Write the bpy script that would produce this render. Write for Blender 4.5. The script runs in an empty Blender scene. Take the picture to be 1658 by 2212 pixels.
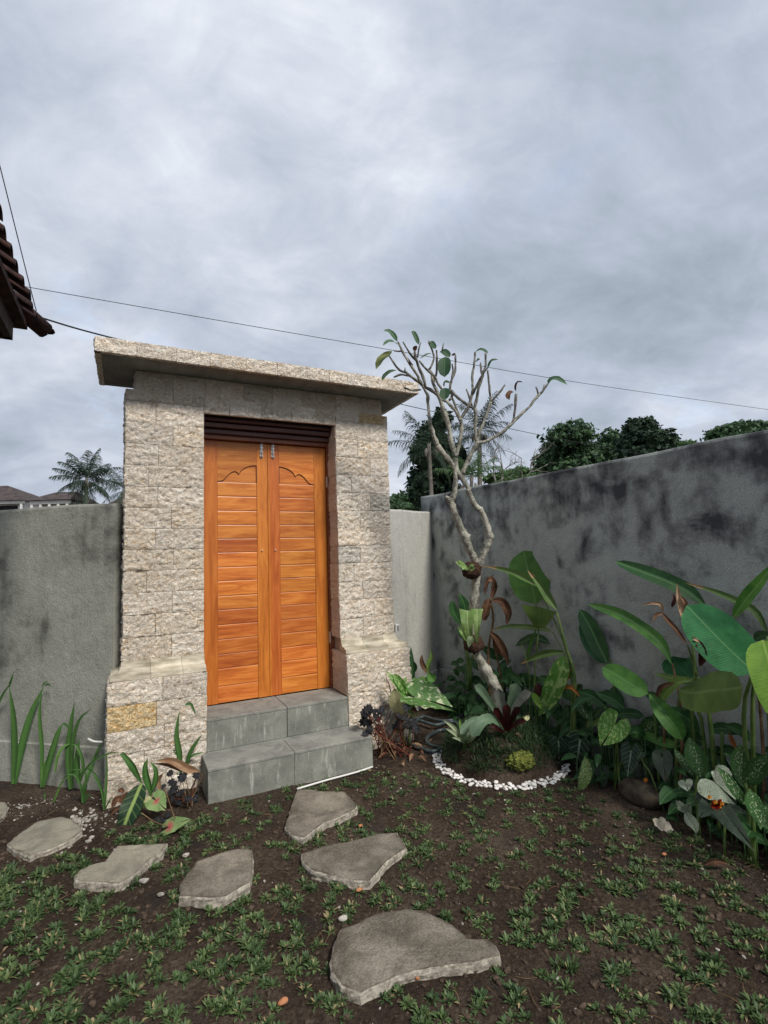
import bpy, bmesh, math, random
import numpy as np
from mathutils import Vector, Matrix, noise
random.seed(7)
rnd = random.random
def U(a, b): return a + (b - a) * rnd()
scene = bpy.context.scene
COL = scene.collection

# ------------------------------------------------------------------ camera
CAMP = Vector((.0152, -3.8491, 1.4741)); YAW, PITCH, ROLL, FPX = -.4674, .0876, .0312, 1104.2
_c, _s = math.cos(YAW), math.sin(YAW); _cp, _sp = math.cos(PITCH), math.sin(PITCH)
_R0 = Vector((_c, _s, 0)); _F0 = Vector((-_s, _c, 0))
FW = _F0 * _cp + Vector((0, 0, _sp)); _U0 = -_F0 * _sp + Vector((0, 0, _cp))
RT = _R0 * math.cos(ROLL) - _U0 * math.sin(ROLL); UP = _U0 * math.cos(ROLL) + _R0 * math.sin(ROLL)
cd = bpy.data.cameras.new('camera'); cam = bpy.data.objects.new('camera', cd); COL.objects.link(cam)
m = Matrix((RT, UP, -FW)).transposed().to_4x4(); m.translation = CAMP; cam.matrix_world = m
cd.sensor_fit = 'HORIZONTAL'; cd.sensor_width = 36; cd.lens = 36 * FPX / 1658
cd.clip_start = .05; cd.clip_end = 3000
scene.camera = cam

# ------------------------------------------------------------------ light
SUN_AZ = Vector((.19, -.98, 0)).normalized(); SUN_EL = math.radians(46)
sd = bpy.data.lights.new('sun', 'SUN'); sd.energy = 2.9; sd.angle = math.radians(11); sd.color = (1, .95, .88)
so = bpy.data.objects.new('sun', sd); COL.objects.link(so)
sdir = SUN_AZ * math.cos(SUN_EL) + Vector((0, 0, math.sin(SUN_EL)))
so.rotation_euler = sdir.to_track_quat('Z', 'Y').to_euler(); so.location = (3, -5, 9)

# ------------------------------------------------------------------ node helpers
def ramp(nt, fac, stops, interp='LINEAR'):
    n = nt.nodes.new('ShaderNodeValToRGB'); n.color_ramp.interpolation = interp
    e = n.color_ramp.elements
    while len(e) < len(stops): e.new(.5)
    for el, (p, c) in zip(e, stops):
        el.position = p
        el.color = (c, c, c, 1) if not hasattr(c, '__len__') else (*c, 1)
    nt.links.new(fac, n.inputs[0]); return n.outputs[0]
def nz(nt, vec, scale, detail=5, rough=.55, dist=0, typ=None):
    n = nt.nodes.new('ShaderNodeTexNoise'); n.inputs['Scale'].default_value = scale
    n.inputs['Detail'].default_value = detail; n.inputs['Roughness'].default_value = rough; n.inputs['Distortion'].default_value = dist
    if typ: n.noise_type = typ
    if vec is not None: nt.links.new(vec, n.inputs['Vector'])
    return n.outputs['Fac']
def vor(nt, vec, scale, feat='F1', out='Distance'):
    n = nt.nodes.new('ShaderNodeTexVoronoi'); n.feature = feat; n.inputs['Scale'].default_value = scale
    if vec is not None: nt.links.new(vec, n.inputs['Vector'])
    return n.outputs[out]
def mapping(nt, vec, scale=(1, 1, 1), rot=(0, 0, 0), loc=(0, 0, 0)):
    n = nt.nodes.new('ShaderNodeMapping'); n.inputs['Scale'].default_value = scale; n.inputs['Rotation'].default_value = rot
    n.inputs['Location'].default_value = loc; nt.links.new(vec, n.inputs['Vector']); return n.outputs[0]
def mth(nt, op, a, b=None, c=None):
    n = nt.nodes.new('ShaderNodeMath'); n.operation = op
    for i, x in enumerate((a, b, c)):
        if x is None: continue
        if isinstance(x, (int, float)): n.inputs[i].default_value = x
        else: nt.links.new(x, n.inputs[i])
    return n.outputs[0]
def mix(nt, fac, a, b, mode='MIX'):
    n = nt.nodes.new('ShaderNodeMix'); n.data_type = 'RGBA'; n.blend_type = mode; n.clamp_factor = True
    for sock, x in ((n.inputs[0], fac), (n.inputs[6], a), (n.inputs[7], b)):
        if isinstance(x, (int, float)): sock.default_value = x if sock == n.inputs[0] else (x, x, x, 1)
        elif hasattr(x, '__len__'): sock.default_value = (*x, 1)
        else: nt.links.new(x, sock)
    return n.outputs[2]
def pos(nt): return nt.nodes.new('ShaderNodeNewGeometry').outputs['Position']
def objrand(nt): return nt.nodes.new('ShaderNodeObjectInfo').outputs['Random']
def newmat(name):
    m = bpy.data.materials.new(name); m.use_nodes = True; nt = m.node_tree
    return m, nt, nt.nodes['Principled BSDF']
def setp(nt, b, color=None, rough=.8, bump=None, bdist=.01, bstr=1., spec=.3, metal=0, extra=None):
    if color is not None:
        if hasattr(color, '__len__'): b.inputs['Base Color'].default_value = (*color, 1)
        else: nt.links.new(color, b.inputs['Base Color'])
    if isinstance(rough, (int, float)): b.inputs['Roughness'].default_value = rough
    else: nt.links.new(rough, b.inputs['Roughness'])
    b.inputs['Specular IOR Level'].default_value = spec; b.inputs['Metallic'].default_value = metal
    if bump is not None:
        n = nt.nodes.new('ShaderNodeBump'); n.inputs['Strength'].default_value = bstr; n.inputs['Distance'].default_value = bdist
        nt.links.new(bump, n.inputs['Height']); nt.links.new(n.outputs[0], b.inputs['Normal'])
def hsv(nt, col, h=.5, s=1., v=1.):
    n = nt.nodes.new('ShaderNodeHueSaturation'); nt.links.new(col, n.inputs['Color'])
    for k, x in (('Hue', h), ('Saturation', s), ('Value', v)):
        if isinstance(x, (int, float)): n.inputs[k].default_value = x
        else: nt.links.new(x, n.inputs[k])
    return n.outputs[0]

# ------------------------------------------------------------------ world: cloudy sky over a Nishita sky
w = bpy.data.worlds.new('World'); scene.world = w; w.use_nodes = True
nt = w.node_tree; bg = nt.nodes['Background']
sky = nt.nodes.new('ShaderNodeTexSky'); sky.sky_type = 'NISHITA'; sky.sun_disc = False
sky.sun_elevation = SUN_EL; sky.sun_rotation = math.atan2(SUN_AZ.x, SUN_AZ.y)
tc = nt.nodes.new('ShaderNodeTexCoord').outputs['Generated']
sx = nt.nodes.new('ShaderNodeSeparateXYZ'); nt.links.new(tc, sx.inputs[0])
zc = mth(nt, 'ADD', mth(nt, 'MAXIMUM', sx.outputs[2], 0.), .42)
cx = nt.nodes.new('ShaderNodeCombineXYZ')
nt.links.new(mth(nt, 'DIVIDE', sx.outputs[0], zc), cx.inputs[0]); nt.links.new(mth(nt, 'DIVIDE', sx.outputs[1], zc), cx.inputs[1])
P = mapping(nt, cx.outputs[0], rot=(0, 0, .3), loc=(3.3, 1.2, 0))
big = nz(nt, P, 1.1, 3, .5, .3)
mid = nz(nt, mapping(nt, P, scale=(1, 1.35, 1), loc=(5, 2, 0)), 2.4, 10, .58, .5)
fine = nz(nt, mapping(nt, P, scale=(1, 1.2, 1), loc=(9, 4, 1)), 6.2, 9, .62, .5)
dens = mth(nt, 'ADD', mth(nt, 'ADD', mth(nt, 'MULTIPLY', big, .34), mth(nt, 'MULTIPLY', mid, .44)), mth(nt, 'MULTIPLY', fine, .22))
def bank(dirv, c0, c1, amt):            # a broad cloud bank around one direction of the sky
    n = nt.nodes.new('ShaderNodeVectorMath'); n.operation = 'DOT_PRODUCT'; nt.links.new(tc, n.inputs[0]); n.inputs[1].default_value = Vector(dirv).normalized()
    return mth(nt, 'MULTIPLY', ramp(nt, n.outputs['Value'], [(c0, 0), (c1, 1)], 'EASE'), amt)
dens = mth(nt, 'SUBTRACT', dens, bank((.98, .36, .50), .74, .98, .055))
dens = mth(nt, 'SUBTRACT', dens, bank((-.25, .95, .45), .80, .985, .03))
dens = mth(nt, 'ADD', dens, bank((.05, .72, .80), .70, .99, .012))
cloud = ramp(nt, dens, [(.26, (2.3, 2.8, 3.25)), (.35, (3.2, 3.7, 4.4)), (.44, (4.1, 4.6, 5.5)), (.52, (5.2, 5.65, 6.5)), (.63, (7.2, 7.5, 8.1))])
gap = ramp(nt, mth(nt, 'ADD', mth(nt, 'MULTIPLY', nz(nt, mapping(nt, P, loc=(1.5, 7.7, 0)), 1.6, 8, .6, .2), .8), mth(nt, 'MULTIPLY', fine, .2)), [(.56, 0), (.70, .55)])
skyc = mix(nt, 1., sky.outputs[0], (2.6, 2.6, 2.6), 'MULTIPLY')
col = mix(nt, gap, cloud, mix(nt, .72, cloud, skyc))
nt.links.new(col, bg.inputs['Color']); bg.inputs['Strength'].default_value = .1
scene.view_settings.view_transform = 'Standard'; scene.view_settings.look = 'None'
scene.view_settings.exposure = 0.25; scene.view_settings.gamma = 1
scene.render.film_transparent = False
try:
    scene.cycles.max_bounces = 6; scene.cycles.diffuse_bounces = 3; scene.cycles.transparent_max_bounces = 8
except Exception: pass

# ------------------------------------------------------------------ geometry helpers
def ray(u, v): return FW + RT * ((u - 829) / FPX) + UP * ((1105.5 - v) / FPX)
def at(u, v, d): return CAMP + ray(u, v) * d                 # point at distance d along the view
def on_z(u, v, z=0.):
    r = ray(u, v); return CAMP + r * ((z - CAMP.z) / r.z)
def on_y(u, v, y):
    r = ray(u, v); return CAMP + r * ((y - CAMP.y) / r.y)
def on_x(u, v, x):
    r = ray(u, v); return CAMP + r * ((x - CAMP.x) / r.x)
def depth(p): return (Vector(p) - CAMP).dot(FW)

def empty(name, loc, label, cat, group=None):
    o = bpy.data.objects.new(name, None); o.location = loc; o.empty_display_size = .1; COL.objects.link(o)
    tag(o, label, cat, group); return o
def tag(o, label=None, cat=None, group=None, kind=None):
    if label: o['label'] = label
    if cat: o['category'] = cat
    if group: o['group'] = group
    if kind: o['kind'] = kind
    return o
def wloc(o):
    v = Vector((0, 0, 0))
    while o: v += o.location; o = o.parent
    return v
def mk(name, verts, faces, mat, parent=None, smooth=False, uvs=None, origin=None, attr=None):
    """one mesh object; verts in world coordinates"""
    verts = [Vector(v) for v in verts]
    if origin is None:
        lo = [min(v[i] for v in verts) for i in range(3)]; hi = [max(v[i] for v in verts) for i in range(3)]
        origin = Vector(((lo[0] + hi[0]) / 2, (lo[1] + hi[1]) / 2, lo[2]))
    me = bpy.data.meshes.new(name)
    me.from_pydata([tuple(v - origin) for v in verts], [], faces)
    if uvs:
        ul = me.uv_layers.new(name='UVMap')
        li = np.zeros(len(me.loops), dtype=np.int32); me.loops.foreach_get('vertex_index', li)
        ul.data.foreach_set('uv', np.array(uvs, dtype=np.float32)[li].ravel())
    if attr is not None:
        a = me.attributes.new('tint', 'FLOAT', 'POINT'); a.data.foreach_set('value', np.array(attr, dtype=np.float32))
    if smooth: me.polygons.foreach_set('use_smooth', [True] * len(me.polygons))
    me.materials.append(mat)
    o = bpy.data.objects.new(name, me); COL.objects.link(o)
    if parent: o.parent = parent; o.location = origin - wloc(parent)
    else: o.location = origin
    return o
class MB:
    def __init__(s): s.v = []; s.f = []; s.a = []
    def add(s, vs, fs, a=0.):
        k = len(s.v); s.v += [Vector(v) for v in vs]; s.f += [tuple(i + k for i in f) for f in fs]; s.a += [a] * len(vs)
    def box(s, lo, hi, bev=0.):
        x0, y0, z0 = lo; x1, y1, z1 = hi
        if bev <= 0:
            s.add([(x0,y0,z0),(x1,y0,z0),(x1,y1,z0),(x0,y1,z0),(x0,y0,z1),(x1,y0,z1),(x1,y1,z1),(x0,y1,z1)],
                  [(0,3,2,1),(4,5,6,7),(0,1,5,4),(1,2,6,5),(2,3,7,6),(3,0,4,7)]); return
        bm = bmesh.new(); bmesh.ops.create_cube(bm, size=1)
        for v in bm.verts: v.co = Vector((x0 + (v.co.x + .5) * (x1 - x0), y0 + (v.co.y + .5) * (y1 - y0), z0 + (v.co.z + .5) * (z1 - z0)))
        bmesh.ops.bevel(bm, geom=list(bm.edges), offset=bev, segments=1, affect='EDGES')
        bm.verts.index_update(); s.add([v.co.copy() for v in bm.verts], [tuple(v.index for v in f.verts) for f in bm.faces]); bm.free()
    def prism(s, poly, y0, y1):      # poly in xz, extruded in y
        n = len(poly); vs = [(x, y0, z) for x, z in poly] + [(x, y1, z) for x, z in poly]
        s.add(vs, [tuple(range(n)), tuple(range(2 * n - 1, n - 1, -1))] + [(i, i + n, (i + 1) % n + n, (i + 1) % n) for i in range(n)])
    def build(s, name, mat, parent=None, smooth=False, **k): return mk(name, s.v, s.f, mat, parent, smooth, attr=s.a if any(s.a) else None, **k)

def catmull(pts, rad, n):
    P = [Vector(p) for p in pts]; out = []; ro = []
    for i in range(len(P) - 1):
        a = P[i - 1] if i else P[0] * 2 - P[1]; b, c = P[i], P[i + 1]; d = P[i + 2] if i + 2 < len(P) else P[-1] * 2 - P[-2]
        for k in range(n):
            t = k / n
            out.append(.5 * ((2 * b) + (c - a) * t + (2 * a - 5 * b + 4 * c - d) * t * t + (3 * b - a - 3 * c + d) * t ** 3))
            ro.append(rad[i] + (rad[i + 1] - rad[i]) * t)
    out.append(P[-1]); ro.append(rad[-1]); return out, ro
def tube_geo(pts, rad, sides=8, sub=4, wob=0.):
    if not hasattr(rad, '__len__'): rad = [rad] * len(pts)
    P, R = catmull(pts, rad, sub); vs = []; fs = []; N = None
    for i, p in enumerate(P):
        T = (P[min(i + 1, len(P) - 1)] - P[max(i - 1, 0)]).normalized()
        if N is None: N = T.orthogonal().normalized()
        N = (N - T * N.dot(T)).normalized(); B = T.cross(N)
        for k in range(sides):
            a = 2 * math.pi * k / sides; r = R[i]
            if wob: r *= 1 + wob * noise.noise(p * 25 + Vector((math.cos(a), math.sin(a), 0)) * .8)
            vs.append(p + (N * math.cos(a) + B * math.sin(a)) * r)
    for i in range(len(P) - 1):
        for k in range(sides):
            fs.append((i * sides + k, i * sides + (k + 1) % sides, (i + 1) * sides + (k + 1) % sides, (i + 1) * sides + k))
    fs.append(tuple(range(sides - 1, -1, -1))); fs.append(tuple((len(P) - 1) * sides + k for k in range(sides)))
    return vs, fs
def tube(name, pts, rad, mat, parent=None, sides=8, sub=4, wob=0.):
    vs, fs = tube_geo(pts, rad, sides, sub, wob); return mk(name, vs, fs, mat, parent, True)

# ------------------------------------------------------------------ materials
def stone_mat(name, stops, bs=1., vs=.24):
    m, nt, b = newmat(name); p = pos(nt); r = objrand(nt)
    q = mapping(nt, p, scale=(1, 1, 1.5))
    n1 = nz(nt, q, 24, 8, .68, 1.4); n2 = nz(nt, q, 62, 5, .65, 1.0); n3 = nz(nt, p, 4, 3)
    f = mth(nt, 'ADD', mth(nt, 'MULTIPLY', n1, .52), mth(nt, 'ADD', mth(nt, 'MULTIPLY', n2, .36), mth(nt, 'MULTIPLY', n3, .12)))
    c = ramp(nt, f, stops)
    vein = ramp(nt, nz(nt, q, 34, 3, .6, 2.2), [(.462, 0), (.492, 1), (.522, 0)])
    c = mix(nt, mth(nt, 'MULTIPLY', vein, .6), c, tuple(x * .62 for x in stops[1][1]))
    c = hsv(nt, c, v=mth(nt, 'ADD', mth(nt, 'MULTIPLY', r, vs), 1.02 - vs / 2), s=mth(nt, 'ADD', mth(nt, 'MULTIPLY', mth(nt, 'FRACT', mth(nt, 'MULTIPLY', r, 7.3)), .22), .88))
    bmp = mth(nt, 'ADD', mth(nt, 'MULTIPLY', n1, 1.2), mth(nt, 'ADD', mth(nt, 'MULTIPLY', n2, .6), mth(nt, 'MULTIPLY', vein, -.35)))
    setp(nt, b, c, .88, bmp, .016 * bs, 1., .2); return m
M = {}
M['stone'] = stone_mat('cream_split_stone', [(.35, (.42, .25, .125)), (.41, (.74, .55, .36)), (.46, (.92, .785, .625)), (.54, (.98, .90, .78))])
M['stone_ochre'] = stone_mat('ochre_stone', [(.38, (.46, .24, .08)), (.45, (.74, .50, .24)), (.53, (.88, .74, .50))])
M['stone_grey'] = stone_mat('grey_stone', [(.36, (.34, .32, .28)), (.44, (.56, .53, .47)), (.54, (.80, .74, .64))])
m, nt, b = newmat('cut_limestone'); p = pos(nt)
c = ramp(nt, nz(nt, mapping(nt, p, scale=(1, 1, 4)), 9, 6), [(.35, (.34, .30, .22)), (.65, (.68, .62, .50))]); c = hsv(nt, c, v=mth(nt, 'ADD', mth(nt, 'MULTIPLY', objrand(nt), .34), .74))
setp(nt, b, c, .7, nz(nt, p, 150, 3), .002, .5, .3); M['cut'] = m
m, nt, b = newmat('mortar'); p = pos(nt); setp(nt, b, ramp(nt, nz(nt, p, 20, 4), [(.3, (.26, .22, .18)), (.7, (.38, .33, .27))]), .95); M['mortar'] = m
m, nt, b = newmat('cast_concrete'); p = pos(nt)
c = ramp(nt, mth(nt, 'ADD', mth(nt, 'MULTIPLY', nz(nt, p, 3, 7, .6), .7), mth(nt, 'MULTIPLY', nz(nt, mapping(nt, p, scale=(1, .15, 1)), 30, 4), .3)), [(.35, (.14, .14, .13)), (.65, (.32, .31, .285))])
setp(nt, b, c, .9, nz(nt, p, 60, 5), .004, .5); M['concrete'] = m

def plaster(name, light, dark, cover, streak=.3, axis='x', seed=0., patch=1., topst=.04):
    m, nt, b = newmat(name); p = mapping(nt, pos(nt), loc=(seed, seed * 1.7, seed * .3))
    a = nz(nt, mapping(nt, p, scale=(1, 1, 1.25)), 1.9 * patch, 7, .56, .35)
    bb = nz(nt, mapping(nt, p, scale=(1, 1, .8)), 5.2, 6, .6, .5)
    st = nz(nt, mapping(nt, p, scale=(9, 9, .7)), 1.6, 4, .55)
    sw = nz(nt, p, 3.2, 3, .5, 2.2)
    f = mth(nt, 'ADD', mth(nt, 'ADD', mth(nt, 'MULTIPLY', a, .62 - streak * .3), mth(nt, 'MULTIPLY', bb, .32)), mth(nt, 'ADD', mth(nt, 'MULTIPLY', st, streak * .5), mth(nt, 'MULTIPLY', sw, .1)))
    sz = nt.nodes.new('ShaderNodeSeparateXYZ'); nt.links.new(pos(nt), sz.inputs[0])
    drip = mth(nt, 'MULTIPLY', ramp(nt, mth(nt, 'ADD', mth(nt, 'MULTIPLY', sz.outputs[2], .5), mth(nt, 'MULTIPLY', mth(nt, 'SUBTRACT', nz(nt, mapping(nt, p, scale=(5, 5, .5)), 1.3, 5, .6), .5), .9)), [(.66, 0), (1., 1)]), topst)
    f = mth(nt, 'SUBTRACT', f, drip)
    md = tuple((x + y) / 2 for x, y in zip(light, dark))
    k = cover
    c = ramp(nt, f, [(k - .10, dark), (k - .03, md), (k + .03, light), (k + .14, tuple(min(1, x * 1.22) for x in light))])
    ring = ramp(nt, nz(nt, p, 2.3, 2, .4, 3.0), [(.485, 0), (.5, 1), (.515, 0)])      # trowel arcs
    c = mix(nt, mth(nt, 'MULTIPLY', ring, .10), c, dark)
    grain = nz(nt, p, 110, 5, .75)
    c = mix(nt, .3, c, ramp(nt, grain, [(.3, 0), (.7, 1)]), 'OVERLAY')
    bmp = mth(nt, 'ADD', mth(nt, 'MULTIPLY', grain, .35), mth(nt, 'ADD', bb, mth(nt, 'MULTIPLY', nz(nt, p, 24, 5, .6, .6), .5)))
    setp(nt, b, c, .92, bmp, .014, .8, .2); return m
M['plaster_l'] = plaster('plaster_left', (.27, .275, .24), (.085, .085, .078), .485, .28, seed=3.1)
M['plaster_r'] = plaster('plaster_wing', (.40, .395, .36), (.17, .17, .16), .42, .55, seed=8.2)
M['plaster_b'] = plaster('plaster_boundary', (.33, .355, .335), (.062, .062, .068), .492, .16, seed=5.4, patch=1.5, topst=.075)

def andesite(name, lo, hi, green=0):
    m, nt, b = newmat(name); p = pos(nt)
    f = mth(nt, 'ADD', mth(nt, 'MULTIPLY', nz(nt, p, 5, 6, .6, .4), .55), mth(nt, 'MULTIPLY', nz(nt, p, 120, 4, .7), .45))
    c = ramp(nt, f, [(.36, lo), (.64, hi)])
    ta = nt.nodes.new('ShaderNodeAttribute'); ta.attribute_name = 'tint'
    smear = ramp(nt, mth(nt, 'ADD', mth(nt, 'MULTIPLY', ta.outputs['Fac'], .5), mth(nt, 'MULTIPLY', nz(nt, p, 16, 6, .7, .5), .6)), [(.66, 0), (.80, .8)])
    c = mix(nt, smear, c, (.075, .055, .04))
    mud = ramp(nt, nz(nt, p, 7, 7, .68, .6), [(.46, 0), (.62, .55)]); c = mix(nt, mud, c, tuple(x * .75 for x in lo))
    pit = ramp(nt, vor(nt, p, 210), [(.0, .35), (.18, 1)])
    c = mix(nt, 1, c, pit, 'MULTIPLY')
    if green:
        wst = ramp(nt, nz(nt, mapping(nt, p, scale=(14, 14, 2.2)), 2.4, 5, .65), [(.57, 0), (.70, 1)])
        c = mix(nt, mth(nt, 'MULTIPLY', wst, .6), c, (.55, .55, .50))
    c = hsv(nt, c, v=mth(nt, 'ADD', mth(nt, 'MULTIPLY', objrand(nt), .16), .92))
    setp(nt, b, c, .82, mth(nt, 'ADD', nz(nt, p, 120, 4), mth(nt, 'MULTIPLY', nz(nt, p, 9, 6), 2)), .006 if not green else .003, .8, .25); return m
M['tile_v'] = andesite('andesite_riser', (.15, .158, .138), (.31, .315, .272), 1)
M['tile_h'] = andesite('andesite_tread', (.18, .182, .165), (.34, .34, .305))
M['slab'] = andesite('flagstone_top', (.085, .075, .058), (.34, .305, .245))
M['slab_pale'] = andesite('pale_flagstone_top', (.20, .19, .15), (.40, .37, .29))
m, nt, b = newmat('flagstone_edge'); p = pos(nt)
setp(nt, b, ramp(nt, nz(nt, p, 35, 6, .65, .6), [(.35, (.17, .15, .12)), (.62, (.47, .43, .36))]), .9, nz(nt, p, 60, 6), .008, .8); M['slab_edge'] = m

def wood(name, axis, dark, mid_, light, vary=.25, gloss=.38):
    m, nt, b = newmat(name); p = pos(nt); r = objrand(nt)
    sc = (.9, 6, 9) if axis == 'x' else (9, 6, .9)
    off = nt.nodes.new('ShaderNodeCombineXYZ')
    for i in range(3): nt.links.new(mth(nt, 'MULTIPLY', r, 37. + i * 11), off.inputs[i])
    va = nt.nodes.new('ShaderNodeVectorMath'); va.operation = 'ADD'; nt.links.new(p, va.inputs[0]); nt.links.new(off.outputs[0], va.inputs[1])
    q = mapping(nt, va.outputs[0], scale=sc)
    f = nz(nt, q, 2.3, 6, .62, 1.3); g = nz(nt, mapping(nt, q, scale=(1, 3, 3) if axis == 'x' else (3, 3, 1)), 9, 3, .6)
    ff = mth(nt, 'ADD', mth(nt, 'MULTIPLY', f, .78), mth(nt, 'MULTIPLY', g, .22))
    c = ramp(nt, ff, [(.34, dark), (.47, mid_), (.60, light)])
    c = hsv(nt, c, h=mth(nt, 'ADD', mth(nt, 'MULTIPLY', r, .012), .494), v=mth(nt, 'ADD', mth(nt, 'MULTIPLY', mth(nt, 'FRACT', mth(nt, 'MULTIPLY', r, 5.7)), vary), 1 - vary * .55))
    setp(nt, b, c, gloss, g, .0012, .5, .4); return m
M['wood_h'] = wood('varnished_teak_plank', 'x', (.36, .09, .016), (.52, .15, .024), (.66, .23, .045), .34)
M['wood_v'] = wood('varnished_teak_stile', 'z', (.37, .095, .016), (.50, .14, .022), (.60, .19, .034), .16)
M['wood_dark'] = wood('dark_lintel_wood', 'x', (.05, .018, .014), (.085, .032, .026), (.13, .052, .04), .2, .45)
M['wood_red'] = wood('red_frame_wood', 'x', (.14, .04, .02), (.22, .065, .03), (.28, .09, .04), .1)
m, nt, b = newmat('groove'); setp(nt, b, (.16, .045, .015), .6); M['groove'] = m
m, nt, b = newmat('steel'); setp(nt, b, (.70, .70, .68), .35, metal=.35, spec=.6); M['steel'] = m
m, nt, b = newmat('white_plastic'); setp(nt, b, (.72, .72, .69), .4); M['white'] = m
m, nt, b = newmat('grey_plastic'); setp(nt, b, (.22, .23, .24), .4); M['greyp'] = m
m, nt, b = newmat('hose_rubber'); setp(nt, b, ramp(nt, nz(nt, pos(nt), 30, 3), [(.35, (.03, .042, .048)), (.7, (.08, .105, .11))]), .38, spec=.5); M['hose'] = m
m, nt, b = newmat('cable'); setp(nt, b, (.02, .022, .025), .6); M['cable'] = m

m, nt, b = newmat('soil'); p = pos(nt)
f = mth(nt, 'ADD', mth(nt, 'MULTIPLY', nz(nt, p, 2.2, 5, .6), .45), mth(nt, 'MULTIPLY', nz(nt, p, 55, 6, .7, .4), .55))
c = ramp(nt, f, [(.36, (.026, .018, .013)), (.5, (.070, .050, .036)), (.62, (.150, .115, .086))])
ash = ramp(nt, nz(nt, p, 3.1, 4, .6), [(.56, 0), (.66, 1)]); c = mix(nt, mth(nt, 'MULTIPLY', ash, .4), c, (.035, .034, .036))
grit = ramp(nt, vor(nt, p, 62), [(.07, 1), (.12, 0)]); gm = mth(nt, 'MULTIPLY', grit, ramp(nt, nz(nt, p, 9, 3), [(.5, 0), (.66, .8)]))
c = mix(nt, gm, c, (.24, .21, .17))
bmp = mth(nt, 'ADD', mth(nt, 'ADD', nz(nt, p, 38, 7, .68, .3), mth(nt, 'MULTIPLY', nz(nt, p, 140, 4, .7), .5)), mth(nt, 'MULTIPLY', gm, .4))
setp(nt, b, c, .95, bmp, .030, 1., .12); M['soil'] = m

def leafmat(name, base, base2=None, vein=None, vw=.012, nv=9, vk=.75, vstr=.6, spots=None, center=None, rough=.42, transl=.25, noise_s=4., edge=None, tint=False, sat=.0):
    m, nt, b = newmat(name)
    uv = nt.nodes.new('ShaderNodeUVMap').outputs[0]
    s = nt.nodes.new('ShaderNodeSeparateXYZ'); nt.links.new(uv, s.inputs[0]); u, v = s.outputs[0], s.outputs[1]
    av = mth(nt, 'ABSOLUTE', v); p = pos(nt)
    base2 = base2 or tuple(x * .6 for x in base)
    c = ramp(nt, nz(nt, p, noise_s * 3, 4, .6, .3), [(.35, base2), (.65, base)])
    if spots:
        sc, scol, th = spots[:3]
        f = nz(nt, mapping(nt, uv, scale=(1, 1.7, 1)), sc, 4, .65, .4)
        fall = mth(nt, 'MULTIPLY', av, spots[3] if len(spots) > 3 else 0.)
        c = mix(nt, ramp(nt, mth(nt, 'SUBTRACT', f, fall), [(th, 0), (th + .05, 1)]), c, scol)
    lat = None
    if vein:
        q = mth(nt, 'FRACT', mth(nt, 'MULTIPLY', mth(nt, 'SUBTRACT', u, mth(nt, 'MULTIPLY', av, vk)), nv))
        q = mth(nt, 'ABSOLUTE', mth(nt, 'SUBTRACT', q, .5))
        lat = ramp(nt, q, [(.0, 1), (min(.4, vw * nv * .55), 0)])
        c = mix(nt, mth(nt, 'MULTIPLY', lat, vstr * (.55 if nv > 20 else .9)), c, vein)
        c = mix(nt, mth(nt, 'MULTIPLY', ramp(nt, av, [(vw * .7, 1), (vw * 1.5, 0)]), .85), c, vein)
    if center:
        ccol, r0, r1 = center
        d = mth(nt, 'ADD', mth(nt, 'SQRT', mth(nt, 'ADD', mth(nt, 'MULTIPLY', u, u), mth(nt, 'MULTIPLY', v, v))), mth(nt, 'MULTIPLY', mth(nt, 'SUBTRACT', nz(nt, uv, 14, 3), .5), .5))
        c = mix(nt, ramp(nt, d, [(r0, 1), (r1, 0)]), c, ccol)
    if edge:
        c = mix(nt, ramp(nt, mth(nt, 'ADD', u, mth(nt, 'MULTIPLY', nz(nt, uv, 6, 3), .3)), [(edge[1], 0), (edge[1] + .06, 1)]), c, edge[0])
    c = hsv(nt, c, v=mth(nt, 'ADD', mth(nt, 'MULTIPLY', objrand(nt), .36), .82))
    bm_ = nz(nt, mapping(nt, uv, scale=(30, 3, 1)), 3, 3)
    if lat is not None: bm_ = mth(nt, 'ADD', bm_, mth(nt, 'MULTIPLY', q, .55))
    blot = ramp(nt, nz(nt, p, 17, 5, .65), [(.60, 0), (.70, .5)]); c = mix(nt, blot, c, tuple(x * .55 for x in base))
    setp(nt, b, c, rough + .02, bm_, .004, .6, .34)
    if transl:
        tr = nt.nodes.new('ShaderNodeBsdfTranslucent'); nt.links.new(c, tr.inputs['Color'])
        ms = nt.nodes.new('ShaderNodeMixShader'); ms.inputs[0].default_value = transl
        nt.links.new(b.outputs[0], ms.inputs[1]); nt.links.new(tr.outputs[0], ms.inputs[2])
        nt.links.new(ms.outputs[0], nt.nodes['Material Output'].inputs['Surface'])
    return m
G1 = (.060, .150, .030)
L = {}
L['canna'] = leafmat('canna_leaf', (.095, .25, .042), (.045, .145, .026), (.15, .30, .09), .008, 34, .35, .22)
L['canna_dark'] = leafmat('dark_canna_leaf', (.038, .115, .032), (.018, .065, .020), (.10, .22, .08), .012, 26, .35, .2)
L['canna_blue'] = leafmat('blue_green_leaf', (.040, .19, .065), (.022, .115, .040), (.12, .27, .11), .008, 36, .35, .25, rough=.35)
L['canna_yellow'] = leafmat('yellow_green_leaf', (.20, .36, .04), (.13, .27, .03), (.30, .45, .10), .01, 26, .35, .25, transl=.35)
L['olive'] = leafmat('olive_leaf', (.16, .26, .06), (.10, .18, .04), (.22, .32, .11), .010, 28, .4, .3, edge=((.35, .30, .14), 1.08))
L['tipped'] = leafmat('brown_tipped_leaf', (.085, .20, .035), (.05, .13, .025), (.15, .28, .08), .01, 26, .35, .2, edge=((.30, .17, .08), 1.10))
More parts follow.
